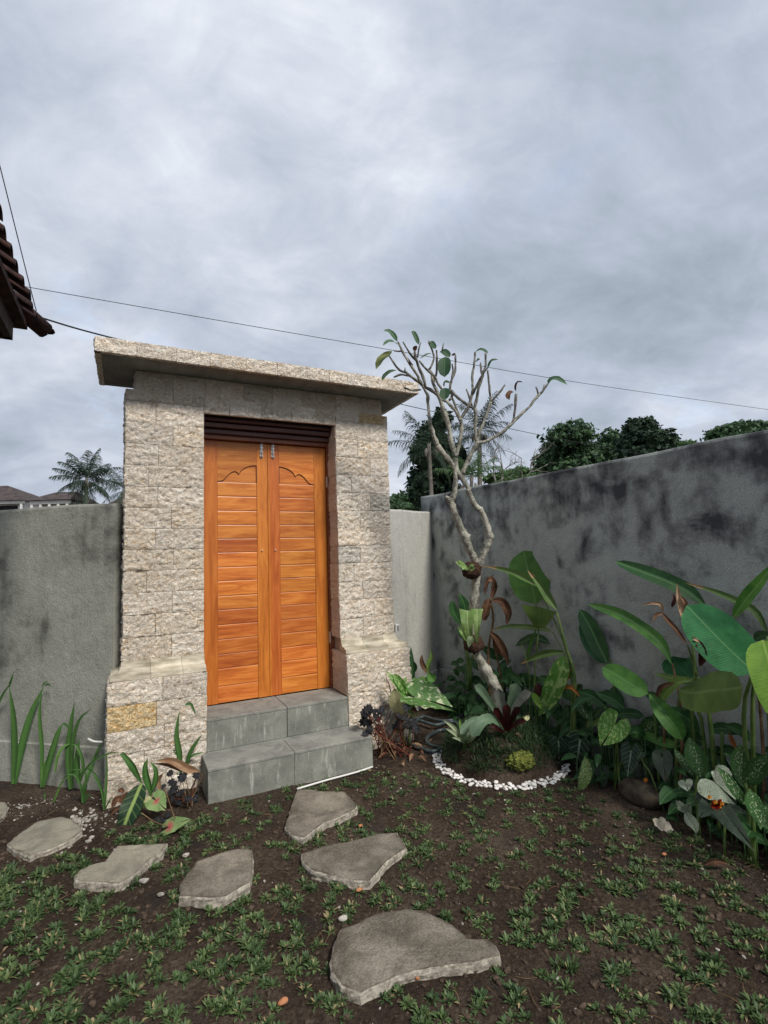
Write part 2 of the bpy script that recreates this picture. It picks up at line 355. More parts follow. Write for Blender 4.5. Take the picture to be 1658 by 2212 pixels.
L['rolled'] = leafmat('rolled_leaf', (.13, .22, .06), (.08, .16, .04), (.24, .32, .14), .01, 22, .3, .2, edge=((.40, .27, .13), .98))
L['dry'] = leafmat('dry_leaf', (.17, .085, .045), (.07, .03, .018), (.25, .14, .08), .01, 10, .5, .3, rough=.8, transl=.1)
L['dry_pale'] = leafmat('pale_dry_leaf', (.42, .28, .17), (.24, .13, .07), None, rough=.8, transl=.15)
L['orange'] = leafmat('orange_leaf', (.50, .20, .04), (.30, .09, .02), None, transl=.3)
L['maroon'] = leafmat('maroon_leaf', (.07, .015, .015), (.03, .008, .01), None, rough=.5)
L['spot'] = leafmat('spotted_leaf', (.045, .13, .03), (.03, .085, .022), (.06, .16, .04), .01, 8, .6, .3, spots=(17, (.62, .70, .46), .53, .8))
L['spot_pale'] = leafmat('pale_spotted_leaf', (.14, .25, .06), (.09, .17, .04), None, spots=(20, (.5, .55, .28), .55))
L['varieg'] = leafmat('variegated_leaf', (.13, .32, .06), (.08, .22, .035), (.30, .46, .14), .012, 6, .9, .4, spots=(7, (.40, .55, .20), .52))
L['varieg_w'] = leafmat('cream_variegated_leaf', (.11, .24, .06), (.06, .16, .035), (.33, .42, .2), .012, 8, .8, .5, spots=(5, (.62, .66, .42), .55))
L['cream'] = leafmat('cream_leaf', (.68, .66, .38), (.52, .52, .25), (.35, .3, .12), .01, 5, .6, .2)
L['white'] = leafmat('white_caladium_leaf', (.58, .63, .50), (.38, .45, .32), (.10, .20, .08), .014, 9, .9, .8, spots=(20, (.10, .18, .08), .54), transl=.2)
L['whitefall'] = leafmat('fallen_white_leaf', (.78, .72, .60), (.62, .55, .44), (.45, .36, .25), .012, 5, .8, .4)
L['pink'] = leafmat('pink_centred_leaf', (.30, .42, .17), (.18, .30, .10), (.42, .45, .25), .012, 9, .9, .4, center=((.55, .07, .11), .04, .26))
L['darkvein'] = leafmat('dark_leaf_white_veins', (.018, .045, .022), (.010, .028, .014), (.34, .42, .30), .022, 5, .9, .75, rough=.5, transl=.08)
L['alodark'] = leafmat('dark_leaf_lime_midrib', (.020, .055, .024), (.012, .035, .016), (.33, .45, .14), .022, 7, .9, .45, rough=.4, transl=.1)
L['grey'] = leafmat('grey_green_leaf', (.038, .058, .038), (.022, .036, .024), (.07, .09, .06), .012, 6, .6, .2, rough=.6, transl=.1)
L['strap'] = leafmat('strap_leaf', (.060, .155, .035), (.030, .095, .022), (.10, .22, .06), .03, 1, .1, .0)
L['strap_l'] = leafmat('light_strap_leaf', (.15, .28, .07), (.09, .2, .04), None)
L['brom'] = leafmat('bromeliad_leaf', (.17, .25, .16), (.10, .17, .10), None, noise_s=2, rough=.4)
L['brom_g'] = leafmat('grey_bromeliad_leaf', (.20, .215, .18), (.11, .12, .10), None, noise_s=6, rough=.5)
L['brom_r'] = leafmat('red_bromeliad_leaf', (.05, .008, .008), (.02, .004, .005), None)
L['white_edge'] = leafmat('white_edged_leaf', (.40, .46, .30), (.10, .19, .06), None, noise_s=1)
L['fran'] = leafmat('frangipani_leaf', (.055, .13, .055), (.035, .09, .04), (.13, .22, .11), .016, 12, .4, .35)
L['fran_y'] = leafmat('yellowing_frangipani_leaf', (.20, .22, .05), (.07, .12, .04), (.22, .25, .10), .016, 12, .4, .3)
L['stag'] = leafmat('staghorn_leaf', (.32, .46, .16), (.18, .31, .08), (.45, .55, .26), .012, 7, .2, .35, transl=.3)
L['coral'] = leafmat('black_leaf', (.016, .018, .022), (.008, .008, .011), None, rough=.38, transl=.03)
def simple(name, lo, hi, sc=20, rough=.85, bd=.004, transl=0):
    m, nt, b = newmat(name); p = pos(nt)
    c = ramp(nt, nz(nt, p, sc, 5, .6, .3), [(.36, lo), (.64, hi)])
    setp(nt, b, c, rough, nz(nt, p, sc * 3, 4), bd, .6, .25); return m
M['stem'] = simple('green_stem', (.05, .10, .02), (.14, .20, .06), 12, .5)
M['stem_br'] = simple('brown_stem', (.10, .055, .025), (.26, .17, .09), 14)
M['stem_red'] = simple('red_stem', (.10, .018, .014), (.2, .06, .04), 14)
M['bark'] = None
m, nt, b = newmat('frangipani_bark'); p = pos(nt)
f = mth(nt, 'ADD', mth(nt, 'MULTIPLY', nz(nt, p, 12, 6, .65, .6), .6), mth(nt, 'MULTIPLY', nz(nt, p, 70, 4, .6), .4))
c = ramp(nt, f, [(.36, (.07, .066, .055)), (.46, (.19, .185, .15)), (.57, (.40, .385, .32))])
lich = ramp(nt, nz(nt, mapping(nt, p, loc=(4, 4, 4)), 26, 4, .6), [(.58, 0), (.64, 1)]); c = mix(nt, mth(nt, 'MULTIPLY', lich, .5), c, (.11, .10, .085))
setp(nt, b, c, .85, mth(nt, 'ADD', nz(nt, p, 40, 5), f), .006, .7); M['bark'] = m
M['twig'] = simple('young_bark', (.12, .115, .10), (.27, .26, .225), 25)
M['bark_dark'] = simple('grey_green_bark', (.06, .057, .048), (.25, .24, .205), 32, .85, .006)
M['root'] = simple('root_ball', (.018, .010, .008), (.09, .045, .028), 60, .95, .02)
M['moss'] = simple('golden_moss', (.05, .065, .012), (.20, .22, .045), 90, .9, .01)
M['pebble'] = simple('white_pebble', (.62, .60, .56), (.80, .78, .75), 14, .5, .001)
M['boulder'] = simple('river_boulder', (.03, .025, .02), (.10, .08, .055), 14, .8, .004)
M['gravel'] = simple('pale_gravel', (.20, .185, .165), (.50, .47, .42), 40)
M['clod'] = simple('soil_clod', (.035, .023, .016), (.11, .08, .058), 60, .95)
M['brick'] = simple('brick_fragment', (.38, .15, .07), (.52, .25, .13), 40)
m, nt, b = newmat('tuft_grass'); at_ = nt.nodes.new('ShaderNodeAttribute'); at_.attribute_name = 'tint'
c = ramp(nt, at_.outputs['Fac'], [(0, (.026, .056, .021)), (.5, (.082, .138, .050)), (.85, (.18, .235, .09)), (1, (.34, .27, .14))])
setp(nt, b, c, .5, spec=.35); tr = nt.nodes.new('ShaderNodeBsdfTranslucent'); nt.links.new(c, tr.inputs[0]); ms = nt.nodes.new('ShaderNodeMixShader'); ms.inputs[0].default_value = .2
nt.links.new(b.outputs[0], ms.inputs[1]); nt.links.new(tr.outputs[0], ms.inputs[2]); nt.links.new(ms.outputs[0], nt.nodes['Material Output'].inputs['Surface']); M['grass'] = m
def foliage(name, lo, hi):
    m, nt, b = newmat(name); a_ = nt.nodes.new('ShaderNodeAttribute'); a_.attribute_name = 'tint'
    c = ramp(nt, a_.outputs['Fac'], [(0, lo), (1, hi)]); setp(nt, b, c, .6, spec=.25)
    tr = nt.nodes.new('ShaderNodeBsdfTranslucent'); nt.links.new(c, tr.inputs[0]); ms = nt.nodes.new('ShaderNodeMixShader'); ms.inputs[0].default_value = .2
    nt.links.new(b.outputs[0], ms.inputs[1]); nt.links.new(tr.outputs[0], ms.inputs[2]); nt.links.new(ms.outputs[0], nt.nodes['Material Output'].inputs['Surface']); return m
M['fol_dark'] = foliage('dark_foliage', (.010, .024, .014), (.045, .085, .042))
M['fol_mid'] = foliage('mid_foliage', (.016, .042, .022), (.085, .16, .065))
M['fol_light'] = foliage('light_foliage', (.03, .07, .025), (.10, .18, .06))
M['palm'] = foliage('palm_frond', (.012, .028, .017), (.065, .10, .05))
M['palm_l'] = foliage('young_palm_frond', (.035, .085, .03), (.10, .19, .06))
M['trunk'] = simple('grey_trunk', (.10, .09, .075), (.24, .22, .19), 3)
M['roof_far'] = simple('far_roof', (.035, .028, .028), (.09, .07, .065), 2)
M['wall_far'] = simple('far_wall', (.58, .58, .55), (.74, .73, .69), 1)
M['dark_open'] = simple('dark_opening', (.01, .01, .01), (.03, .03, .03), 2)
M['rooftile'] = simple('roof_tile', (.022, .012, .011), (.065, .030, .025), 14, .85)
M['soffit'] = simple('soffit_board', (.09, .055, .045), (.16, .11, .09), 6)
M['fascia'] = simple('fascia_board', (.025, .016, .012), (.06, .038, .028), 8)

# ------------------------------------------------------------------ ground
def gz(x, y):
    h = .012 * noise.noise(Vector((x * 1.3, y * 1.3, 0))) + .007 * noise.noise(Vector((x * 6, y * 6, 3))) + .006 * noise.noise(Vector((x * 19, y * 19, 5)))
    return h
xs = list(np.arange(-2.2, 4.0, .035)); ys = list(np.arange(-4.4, 1.6, .035))
far_ = [5, 8, 14, 30, 70, 160, 400]
xs = [-f for f in reversed(far_)] + xs + far_; ys = [-5 - f for f in reversed(far_)] + [-4.9] + ys + [2.2, 3.5] + far_
vs = []
for y in ys:
    for x in xs:
        near = -2.3 < x < 4.05 and -4.5 < y < 1.65
        vs.append((x, y, gz(x, y) if near else -.01))
nx = len(xs)
fs = [(j * nx + i, j * nx + i + 1, (j + 1) * nx + i + 1, (j + 1) * nx + i) for j in range(len(ys) - 1) for i in range(nx - 1)]
tag(mk('ground', vs, fs, M['soil'], None, True, origin=Vector((0, 0, 0))), kind='structure')

# ------------------------------------------------------------------ boundary walls
def wall(name, p0, p1, thick, zt0, zt1, mat, label, band=.27, both=False, cuts=28):
    """p0->p1 is the garden face; thickness goes to the left of that direction"""
    p0 = Vector((*p0, 0)); p1 = Vector((*p1, 0)); d = (p1 - p0); ln = d.length; d.normalize(); n = Vector((-d.y, d.x, 0))
    root = empty(name, (p0 + p1) / 2, label, 'wall')
    n_u = cuts; vs = []; top = []
    rows = [-.1, .4, .9, 1.4]
    for i in range(n_u + 1):
        t = i / n_u; z = zt0 + (zt1 - zt0) * t; q = p0 + d * ln * t
        wv = .012 * noise.noise(Vector((t * ln * 1.7, 3, ln))) + .004 * noise.noise(Vector((t * ln * 12, 3, ln)))
        bl = .006 * noise.noise(Vector((t * ln * 2, 9, ln)))
        prof = [(0 + bl, -.1), (0 + bl, 1.0), (0, z - .02), (.006, z - .005), (.02, z), (thick - .02, z), (thick - .004, z - .007), (thick, z - .03), (thick, -.1)]
        for a, zz in prof: vs.append(q + n * a + Vector((0, 0, zz + (wv if zz > 1.2 else 0))))
    k = 9; fs = []
    for i in range(n_u):
        for j in range(k - 1): fs.append((i * k + j, (i + 1) * k + j, (i + 1) * k + j + 1, i * k + j + 1))
    fs.append(tuple(range(k))); fs.append(tuple(n_u * k + j for j in range(k - 1, -1, -1)))
    mk('plastered_panel', vs, fs, mat, root)
    vs = []; fs = []
    for i in range(n_u + 1):
        q = p0 + d * (ln * i / n_u) - n * (.022 + .004 * noise.noise(Vector((i * .9, 1, 1))))
        zz = band + .004 * noise.noise(Vector((i * .7, 2, 5)))
        vs += [q + Vector((0, 0, -.1)), q + Vector((0, 0, zz - .006)), q + n * .006 + Vector((0, 0, zz)), p0 + d * (ln * i / n_u) + n * .01 + Vector((0, 0, zz))]
    for i in range(n_u):
        for j in range(3): fs.append((i * 4 + j, (i + 1) * 4 + j, (i + 1) * 4 + j + 1, i * 4 + j + 1))
    fs += [(0, 1, 2, 3), (n_u * 4 + 3, n_u * 4 + 2, n_u * 4 + 1, n_u * 4)]
    mk('base_band', vs, fs, mat, root)
    return root
wl = wall('garden_wall', (-2.9, 2.55), (-.06, .135), .13, 1.93, 1.905, M['plaster_l'], 'grey plastered wall running off left of the stone gate, strap-leaved plants at its foot')
wr = wall('garden_wall', (2.0, .165), (2.995, .915), .13, 1.905, 1.955, M['plaster_r'], 'short pale grey plastered wall between the stone gate and the dark boundary wall')
wb = wall('boundary_wall', (3.0, 1.13), (3.0, -6.5), .15, 2.14, 2.01, M['plaster_b'], 'long dark stained cement wall on the right behind the big leaves', band=.29, cuts=60)

# ------------------------------------------------------------------ stone gate
gate = empty('stone_gate', (1.0, .1, 0), 'cream split-stone gate with a flat concrete roof and an orange double door', 'gate')
PW, OA, OB = 2.013, .5093, 1.5358; ZT = 2.685; OZ = 2.563; ZC = .84; ZP = .737; PD = .36
core = MB(); t_ = .022
core.box((t_, t_, -.1), (OA - t_, PD, ZT - .01)); core.box((OB + t_, t_, -.1), (PW - t_, PD, ZT - .01))
core.box((OA - t_ + .001, t_ + .002, OZ + t_), (OB + t_ - .001, PD - .002, ZT - .012)); core.box((.0575 + t_, t_ + .004, ZT - .009), (1.964 - t_, PD - .004, 2.826))
for (a, b_) in ((-.0815, OA), (OB, PW + .0815)):
    core.box((a + t_, -.1352 + t_, -.1), (b_ - t_, t_ - .001, ZP - .002))
    core.box((a + t_ + .001, t_ - .0005, -.1), (b_ - t_ - (.0 if a > 0 else .0), PD - .003, ZP - .003)) if False else None
core.build('core', M['mortar'], gate)
seedc = [0]
def stone(o, ud, nd, w_, h, mat='stone', par=gate, thick=.026, rel=.0145, name='stone', gap=.0013):
    """rough faced block: lower left corner o, width along ud, height up, facing nd"""
    o = Vector(o); ud = Vector(ud); nd = Vector(nd); seedc[0] += 1; sd_ = seedc[0] * 3.7
    nu = max(3, int(w_ / .0095)); nv = max(3, int(h / .0095)); vs = []; fs = []
    w2, h2 = w_ - 2 * gap, h - 2 * gap; off = U(-.002, .003); tl = U(-.04, .04); tl2 = U(-.05, .05)
    for j in range(nv + 1):
        for i in range(nu + 1):
            a, b_ = i / nu, j / nv
            x = gap + a * w2; z = gap + b_ * h2
            q = Vector((x * 1, z * 1.5, sd_))
            n1 = noise.noise(q * 17); n2 = 1 - abs(noise.noise(q * 26 + Vector((7, 1, 0)))) * 2; n3 = noise.noise(q * 48 + Vector((n1, n2, 0)) * .6) + .4 * noise.noise(q * 90)
            e = min(a * w_, (1 - a) * w_, b_ * h, (1 - b_) * h); ef = min(1, e / .012)
            dd = off + rel * (.62 * n1 + .50 * n2 + .85 * n3) * (.42 + .58 * ef) - .0006 * (1 - ef) + tl * (a - .5) * w_ * .3 + tl2 * (b_ - .5) * h * .4
            if i in (0, nu): x += .0012 * noise.noise(Vector((z * 40, sd_, i)))
            vs.append(o + ud * x + Vector((0, 0, z)) + nd * max(-thick * .6, dd))
    k = nu + 1
    flip = (ud.cross(Vector((0, 0, 1)))).dot(nd) < 0
    for j in range(nv):
        for i in range(nu): fs.append((j * k + i, j * k + i + 1, (j + 1) * k + i + 1, (j + 1) * k + i))
    loop = [i for i in range(k)] + [j * k + nu for j in range(1, nv + 1)] + [nv * k + i for i in range(nu - 1, -1, -1)] + [j * k for j in range(nv - 1, 0, -1)]
    b0 = len(vs)
    for i in loop: vs.append(vs[i].copy())
    n_ = len(loop)
    for i in loop:
        p_ = vs[i]; depth_ = (p_ - o).dot(nd); vs.append(p_ - nd * (depth_ + thick))
    for i in range(n_): fs.append((b0 + i, b0 + n_ + i, b0 + n_ + (i + 1) % n_, b0 + (i + 1) % n_))
    if flip: fs = [tuple(reversed(f)) for f in fs]
    return mk(name, vs, fs, M[mat], par, True)
X, Y, Z = Vector((1, 0, 0)), Vector((0, 1, 0)), Vector((0, 0, 1))
rows_z = [.84, .992, 1.14, 1.285, 1.433, 1.575, 1.718, 1.862, 2.008, 2.156, 2.305, 2.455, 2.605, ZT]
def split(x0, x1, phase, mod=.30, jit=.012):
    c = [x0]; x = x0 + (mod if phase == 0 else mod * .67 if phase == 1 else mod * .45)
    while x < x1 - .09: c.append(x + U(-jit, jit)); x += mod
    c.append(x1); return c
special = {}
for r_ in range(len(rows_z) - 1):
    z0, z1 = rows_z[r_], rows_z[r_ + 1]
    for side, (x0, x1) in enumerate(((0, OA), (OB, PW))):
        cs = split(x0, x1, (r_ + side) % 2 if r_ % 5 != 3 else 2)
        for a, b_ in zip(cs[:-1], cs[1:]):
            mt = 'stone'
            if side == 1 and r_ == 12: mt = 'stone_ochre' if b_ > 1.75 else 'stone'
            if side == 1 and r_ == 7: mt = 'stone_grey' if b_ > PW - .01 else 'stone'
            if side == 1 and r_ == 4 and a < 1.6: mt = 'stone_grey'
            stone((a, 0, z0), X, -Y, b_ - a, z1 - z0, mt)
    # reveal of the opening (right side faces left) and outer sides
    if z1 <= OZ + .1:
        zz = min(z1, OZ)
        stone((OB, .205, z0), -Y, -X, .205 - .002, zz - z0, rel=.007)
    stone((0, PD, z0), -Y, -X, PD - .0, z1 - z0); stone((PW, 0, z0), Y, X, PD, z1 - z0)
cs = [OA, .69, .93, 1.17, 1.36, OB]
for a, b_ in zip(cs[:-1], cs[1:]): stone((a, 0, OZ), X, -Y, b_ - a, ZT - OZ)
cs = [.0575, .30, .52, .80, 1.02, 1.26, 1.55, 1.76, 1.964]
for a, b_ in zip(cs[:-1], cs[1:]): stone((a, .012, ZT), X, -Y, b_ - a, 2.826 - ZT)
stone((.0575, PD, ZT), -Y, -X, PD - .01, .14); stone((1.964, .012, ZT), Y, X, PD - .01, .14)
prow = [-.03, .157, .294, .438, .59, ZP]
for r_ in range(5):
    z0, z1 = prow[r_], prow[r_ + 1]
    for side, (x0, x1) in enumerate(((-.0815, OA), (OB, PW + .0815))):
        if r_ == 3 and side == 0: cs = [x0, .20, x1]
        else: cs = split(x0, x1, (r_ + side) % 2, .33)
        for a, b_ in zip(cs[:-1], cs[1:]):
            stone((a, -.1352, z0), X, -Y, b_ - a, z1 - z0, 'stone_ochre' if (r_ == 3 and side == 0 and a < .1) else 'stone')
    stone((-.0815, PD, z0), -Y, -X, PD + .1352, z1 - z0); stone((PW + .0815, -.1352, z0), Y, X, PD + .1352, z1 - z0)
    if z1 > .42: stone((OB, .205, max(z0, .425)), -Y, -X, .205 + .1352, z1 - max(z0, .425), rel=.008)
    if z1 > .42: stone((OA, -.1352, max(z0, .425)), Y, X, .205 + .1352, z1 - max(z0, .425), rel=.008)
# core of plinths behind the side stones
cp_ = MB()
cp_.box((-.0815 + t_, t_ - .0, -.1), (-.001, PD - .01, ZP - .004)); cp_.box((PW + .001, t_, -.1), (PW + .0815 - t_, PD - .01, ZP - .004))
cp_.build('plinth_core', M['mortar'], gate)
# moulded cap between plinth and pillar
prof = [(.0, ZC), (.010, ZC), (.012, ZC - .034), (.020, ZC - .036), (.026, ZC - .046), (.040, ZC - .056), (.060, ZC - .061), (.064, ZC - .066), (.074, ZC - .068), (.076, ZC - .100), (.100, ZP + .0015), (-.02, ZP + .0015)]
prof = [(0, ZC), (.014, ZC), (.015, ZC - .032), (.026, ZC - .034), (.026, ZC - .040), (.030, ZC - .050), (.042, ZC - .058), (.062, ZC - .060), (.085, ZC - .061), (.085, ZC - .069), (.112, ZC - .070), (.113, ZP + .0015), (-.02, ZP + .0015)]
def cap_piece(x0, x1, ml=0, mr=0):
    n = len(prof); vs = []
    for xx, mm in ((x0, -ml), (x1, mr)):
        for d_, z in prof: vs.append((xx + mm * max(d_, 0) * .62, -d_ if d_ > 0 else .015, z))
    fs = [tuple(range(n)), tuple(range(2 * n - 1, n - 1, -1))] + [(i, i + n, (i + 1) % n + n, (i + 1) % n) for i in range(n)]
    return mk('cap_stone', vs, [tuple(reversed(f)) for f in fs], M['cut'], gate)
def cap_side(xx, sg):
    n = len(prof); vs = []
    for yy, mm in ((0, -1), (PD, 0)):
        for d_, z in prof: vs.append((xx + sg * max(d_, -.01) * .62, yy + mm * max(d_, 0), z))
    fs = [tuple(range(n)), tuple(range(2 * n - 1, n - 1, -1))] + [(i, i + n, (i + 1) % n + n, (i + 1) % n) for i in range(n)]
    return mk('cap_stone', vs, fs if sg < 0 else [tuple(reversed(f)) for f in fs], M['cut'], gate)
cap_piece(0, .165, ml=1); cap_piece(.167, .36); cap_piece(.362, OA)
cap_piece(OB, 1.72); cap_piece(1.722, 1.90); cap_piece(1.902, PW, mr=1); cap_side(0, -1); cap_side(PW, 1)
# roof slab
RL, RR, RF, RB = -.178, 2.184, -.262, .437
sl = MB(); sl.box((RL + .03, RF + .03, 2.828), (RR - .03, RB - .0, 2.905), .004); sl.build('roof_slab', M['concrete'], gate)
cs = [RL]
while cs[-1] < RR - .28: cs.append(cs[-1] + U(.15, .26))
cs.append(RR)
for a, b_ in zip(cs[:-1], cs[1:]): stone((a, RF, 2.824), X, -Y, b_ - a, .098, thick=.032, rel=.010, name='edging_stone')
for k in range(3):
    stone((RL, RB - k * .233, 2.824), -Y, -X, .233, .098, thick=.032, rel=.010, name='edging_stone')
    stone((RR, RF + k * .233, 2.824), Y, X, .233, .098, thick=.032, rel=.010, name='edging_stone')
# timber lintel mouldings, frame
zz = [(2.418, 2.452, .172, 'wood_red'), (2.452, 2.486, .140, 'wood_dark'), (2.486, 2.494, .165, 'wood_dark'), (2.494, 2.528, .105, 'wood_dark'), (2.528, 2.537, .135, 'wood_dark'), (2.537, 2.562, .085, 'wood_dark')]
for z0, z1, y0, mt in zz:
    b_ = MB(); b_.box((OA + .002, y0, z0 + .0005), (OB - .002, .24, z1 - .0005), .003); b_.build('lintel_board', M[mt], gate)
DY = .2144
fr = MB(); fr.box((OA - .02, DY - .012, .42), (.53, DY + .06, 2.418), .003); fr.build('door_frame', M['wood_red'], gate)
fr = MB(); fr.box((1.522, DY - .03, .42), (OB + .03, DY + .06, 2.418), .003); fr.build('door_frame', M['wood_red'], gate)
bk = MB(); bk.box((OA - .01, DY + .06, .3), (OB + .02, PD - .01, OZ - .001)); bk.build('backing', M['dark_open'], gate)
plz = [2.093, 1.981, 1.869, 1.76, 1.653, 1.546, 1.434, 1.329, 1.216, 1.112, 1.0, .893, .782, .676, .548, .424]
archL = [(.0, 2.094), (.08, 2.096), (.15, 2.106), (.22, 2.129), (.28, 2.150), (.34, 2.165), (.40, 2.174), (.46, 2.175), (.51, 2.166), (.535, 2.156), (.56, 2.168), (.61, 2.188), (.69, 2.206), (.79, 2.220), (.9, 2.228), (1., 2.232)]
def leaf_door(xa, x1, x2, xb, arch, name_label):
    d = MB(); d.box((xa, DY, .424), (x1, DY + .04, 2.415), .002); fr_ = d.build('door_leaf', M['wood_v'], gate); tag(fr_, name_label)
    d = MB(); d.box((x2, DY, .424), (xb, DY + .04, 2.415), .002); d.build('stile', M['wood_v'], fr_)
    d = MB(); d.box((x1 - .001, DY + .022, .424), (x2 + .001, DY + .038, 2.414)); d.build('groove_backing', M['groove'], fr_)
    for a, c_ in zip(plz[:-1], plz[1:]):
        p_ = MB(); g = .0009; xL, xR = x1 + .0015, x2 - .0015; b0, b1 = c_ + g, a - g
        ys_ = [(DY + .024, b0), (DY + .007, b0), (DY + .004, b0 + .004), (DY + .0055, b1 - .006), (DY + .0075, b1), (DY + .024, b1)]
        n = len(ys_)
        vs = [(xL, y_, z_) for y_, z_ in ys_] + [(xR, y_, z_) for y_, z_ in ys_]
        p_.add(vs, [tuple(range(n)), tuple(range(2 * n - 1, n - 1, -1))] + [(i, i + n, (i + 1) % n + n, (i + 1) % n) for i in range(n)])
        p_.build('plank', M['wood_h'], fr_)
    pa = [(x1 + (x2 - x1) * s_, z_) for s_, z_ in arch]
    # smooth arch
    sm, _ = catmull([(x_, 0, z_) for x_, z_ in pa], [0] * len(pa), 5)
    p_ = MB(); p_.box((x1 + .0015, DY + .009, 2.095), (x2 - .0015, DY + .024, 2.26)); p_.build('arched_field', M['wood_h'], fr_)
    # upper panel with arched lower edge
    n = len(sm); vs = []; fs = []
    for y_ in (DY + .001, DY + .022):
        vs += [(q.x, y_, q.z + .006) for q in sm] + [(q.x, y_, 2.413) for q in sm]
    for i in range(n - 1):
        fs += [(i, i + 1, n + i + 1, n + i), (2 * n + i, i, 0 + i, 2 * n + i)][:1]
        fs.append((2 * n + i, 2 * n + i + 1, i + 1, i))
    mk('upper_panel', vs, fs, M['wood_h'], fr_)
    tube('arch_groove_shade', [(q.x, DY + .006, q.z + .003) for q in sm], .0036, M['groove'], fr_, 6, 1)  # the groove's dark shade line, drawn as a dark tube along the arch
    xi = x2 if arch[0][1] < arch[-1][1] else x1
    d = MB(); d.box((xi - .003, DY - .0015, 2.10), (xi + .003, DY + .01, 2.235)); d.build('arch_groove_shade', M['groove'], fr_)  # same painted groove shade, as a dark upright bar at the inner edge
    return fr_
dl = leaf_door(.531, .636, .937, 1.0255, archL, 'left door leaf with horizontal planks under a scalloped arch')
dr = leaf_door(1.0275, 1.12, 1.415, 1.52, [(1 - s_, z_) for s_, z_ in reversed(archL)], 'right door leaf with horizontal planks under a scalloped arch')
d = MB(); d.box((1.0235, DY - .008, .426), (1.040, DY - .0005, 2.413), .002); d.build('meeting_strip', M['wood_v'], dr)
for par_, xx in ((dl, .975), (dr, 1.068)):
    bo = MB(); bo.box((xx - .011, DY - .004, 2.30), (xx + .011, DY - .0005, 2.408), .001)
    for z_ in (2.312, 2.345, 2.378, 2.40): bo.box((xx - .013, DY - .014, z_ - .006), (xx + .013, DY - .0042, z_ + .006), .002)
    bt = bo.build('bolt', M['steel'], par_)
    tube('rod', [(xx, DY - .016, 2.305), (xx, DY - .016, 2.43)], .0045, M['steel'], par_, 8, 1)
    kb = MB(); 
    vs_, fs_ = tube_geo([(xx + (-.002 if xx < 1 else .012), DY - .001, 1.556), (xx + (-.002 if xx < 1 else .012), DY - .010, 1.556), (xx + (-.002 if xx < 1 else .012), DY - .014, 1.556)], [.003, .006, .002], 8, 1)
    mk('knob', vs_, fs_, M['steel'], par_, True)
for z_ in (2.12, .83):
    h = MB(); h.box((1.5195, DY - .034, z_ - .045), (1.5235, DY - .002, z_ + .045), .001); h.build('hinge', M['steel'], gate)

# steps
steps = empty('entrance_steps', (1.03, -.25, 0), 'two grey-green stone tiled steps in front of the wooden door', 'steps')
S1, S2 = .207, .42; jl = on_y(636, 1626, -.425).x; ju = on_y(618, 1545, -.1).x
def tile(lo, hi, mat, bev=.0025): b_ = MB(); b_.box(lo, hi, bev); return b_.build('tile', M[mat], steps)
SL, SR, SV = .476, 1.596, -.425; UF = -.125
b_ = MB(); b_.box((SL + .015, SV + .015, -.06), (SR - .015, -.14, S1 - .019)); b_.box((OA + .005, -.139, -.06), (OB - .005, DY - .005, S1 - .02)); b_.box((OA + .006, UF + .014, S1 - .02), (OB - .006, DY - .006, S2 - .019)); b_.build('step_core', M['mortar'], steps)
for a, c_ in ((SL, jl - .001), (jl + .001, SR)):
    tile((a, SV - .003, S1 - .018), (c_, -.1415, S1), 'tile_h'); 
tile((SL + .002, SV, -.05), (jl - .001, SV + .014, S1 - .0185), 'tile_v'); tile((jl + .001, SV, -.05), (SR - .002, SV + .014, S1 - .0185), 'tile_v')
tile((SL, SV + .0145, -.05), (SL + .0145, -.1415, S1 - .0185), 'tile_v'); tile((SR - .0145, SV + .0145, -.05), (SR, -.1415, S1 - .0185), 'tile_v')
tile((OA + .002, -.1395, S1 - .018), (OB - .002, UF + .013, S1 - .0005), 'tile_h')
for a, c_ in ((OA - .0, ju - .001), (ju + .001, OB)):
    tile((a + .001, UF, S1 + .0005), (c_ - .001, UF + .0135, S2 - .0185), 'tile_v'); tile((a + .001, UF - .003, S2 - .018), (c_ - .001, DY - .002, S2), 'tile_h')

# outlet on the gate's right side
p_ = on_y(856, 1356, -.02)
ob = empty('outlet_box', (PW + .015, .0, p_.z - .03), 'small white socket box on the right side of the gate above the plinth cap', 'socket')
b_ = MB(); b_.box((PW + .014, -.02, p_.z - .035), (PW + .045, .045, p_.z + .03), .004); b_.build('casing', M['white'], ob)
b_ = MB(); b_.box((PW + .022, -.024, p_.z - .026), (PW + .040, -.019, p_.z + .018), .002); b_.build('cover', M['greyp'], ob)

# conduits
pc = [on_z(*q, .012) for q in ((640, 1702), (700, 1684), (745, 1672), (780, 1662), (803, 1654))]
tag(tube('conduit', [q + Vector((0, -.012, 0)) for q in pc], .0065, M['white'], None, 8, 4), 'thin white conduit pipe lying along the foot of the lower step', 'pipe')
ld = depth((-.1, .1, .3))
q = [at(190, 1595, ld - .02), at(203, 1601, ld - .05), at(221, 1602, ld - .07)]
tag(tube('conduit', q, .007, M['white'], None, 8, 5), 'curved white pipe end sticking out of the left wall beside the gate', 'pipe')
q = [at(226, 1610, 3.38), at(227, 1660, 3.38), at(225, 1715, 3.38), at(216, 1728, 3.36), at(215, 1742, 3.36), at(226, 1750, 3.34)]
tag(tube('conduit', q, .006, M['white'], None, 8, 5), 'white pipe running down the left corner of the gate plinth into the soil', 'pipe')

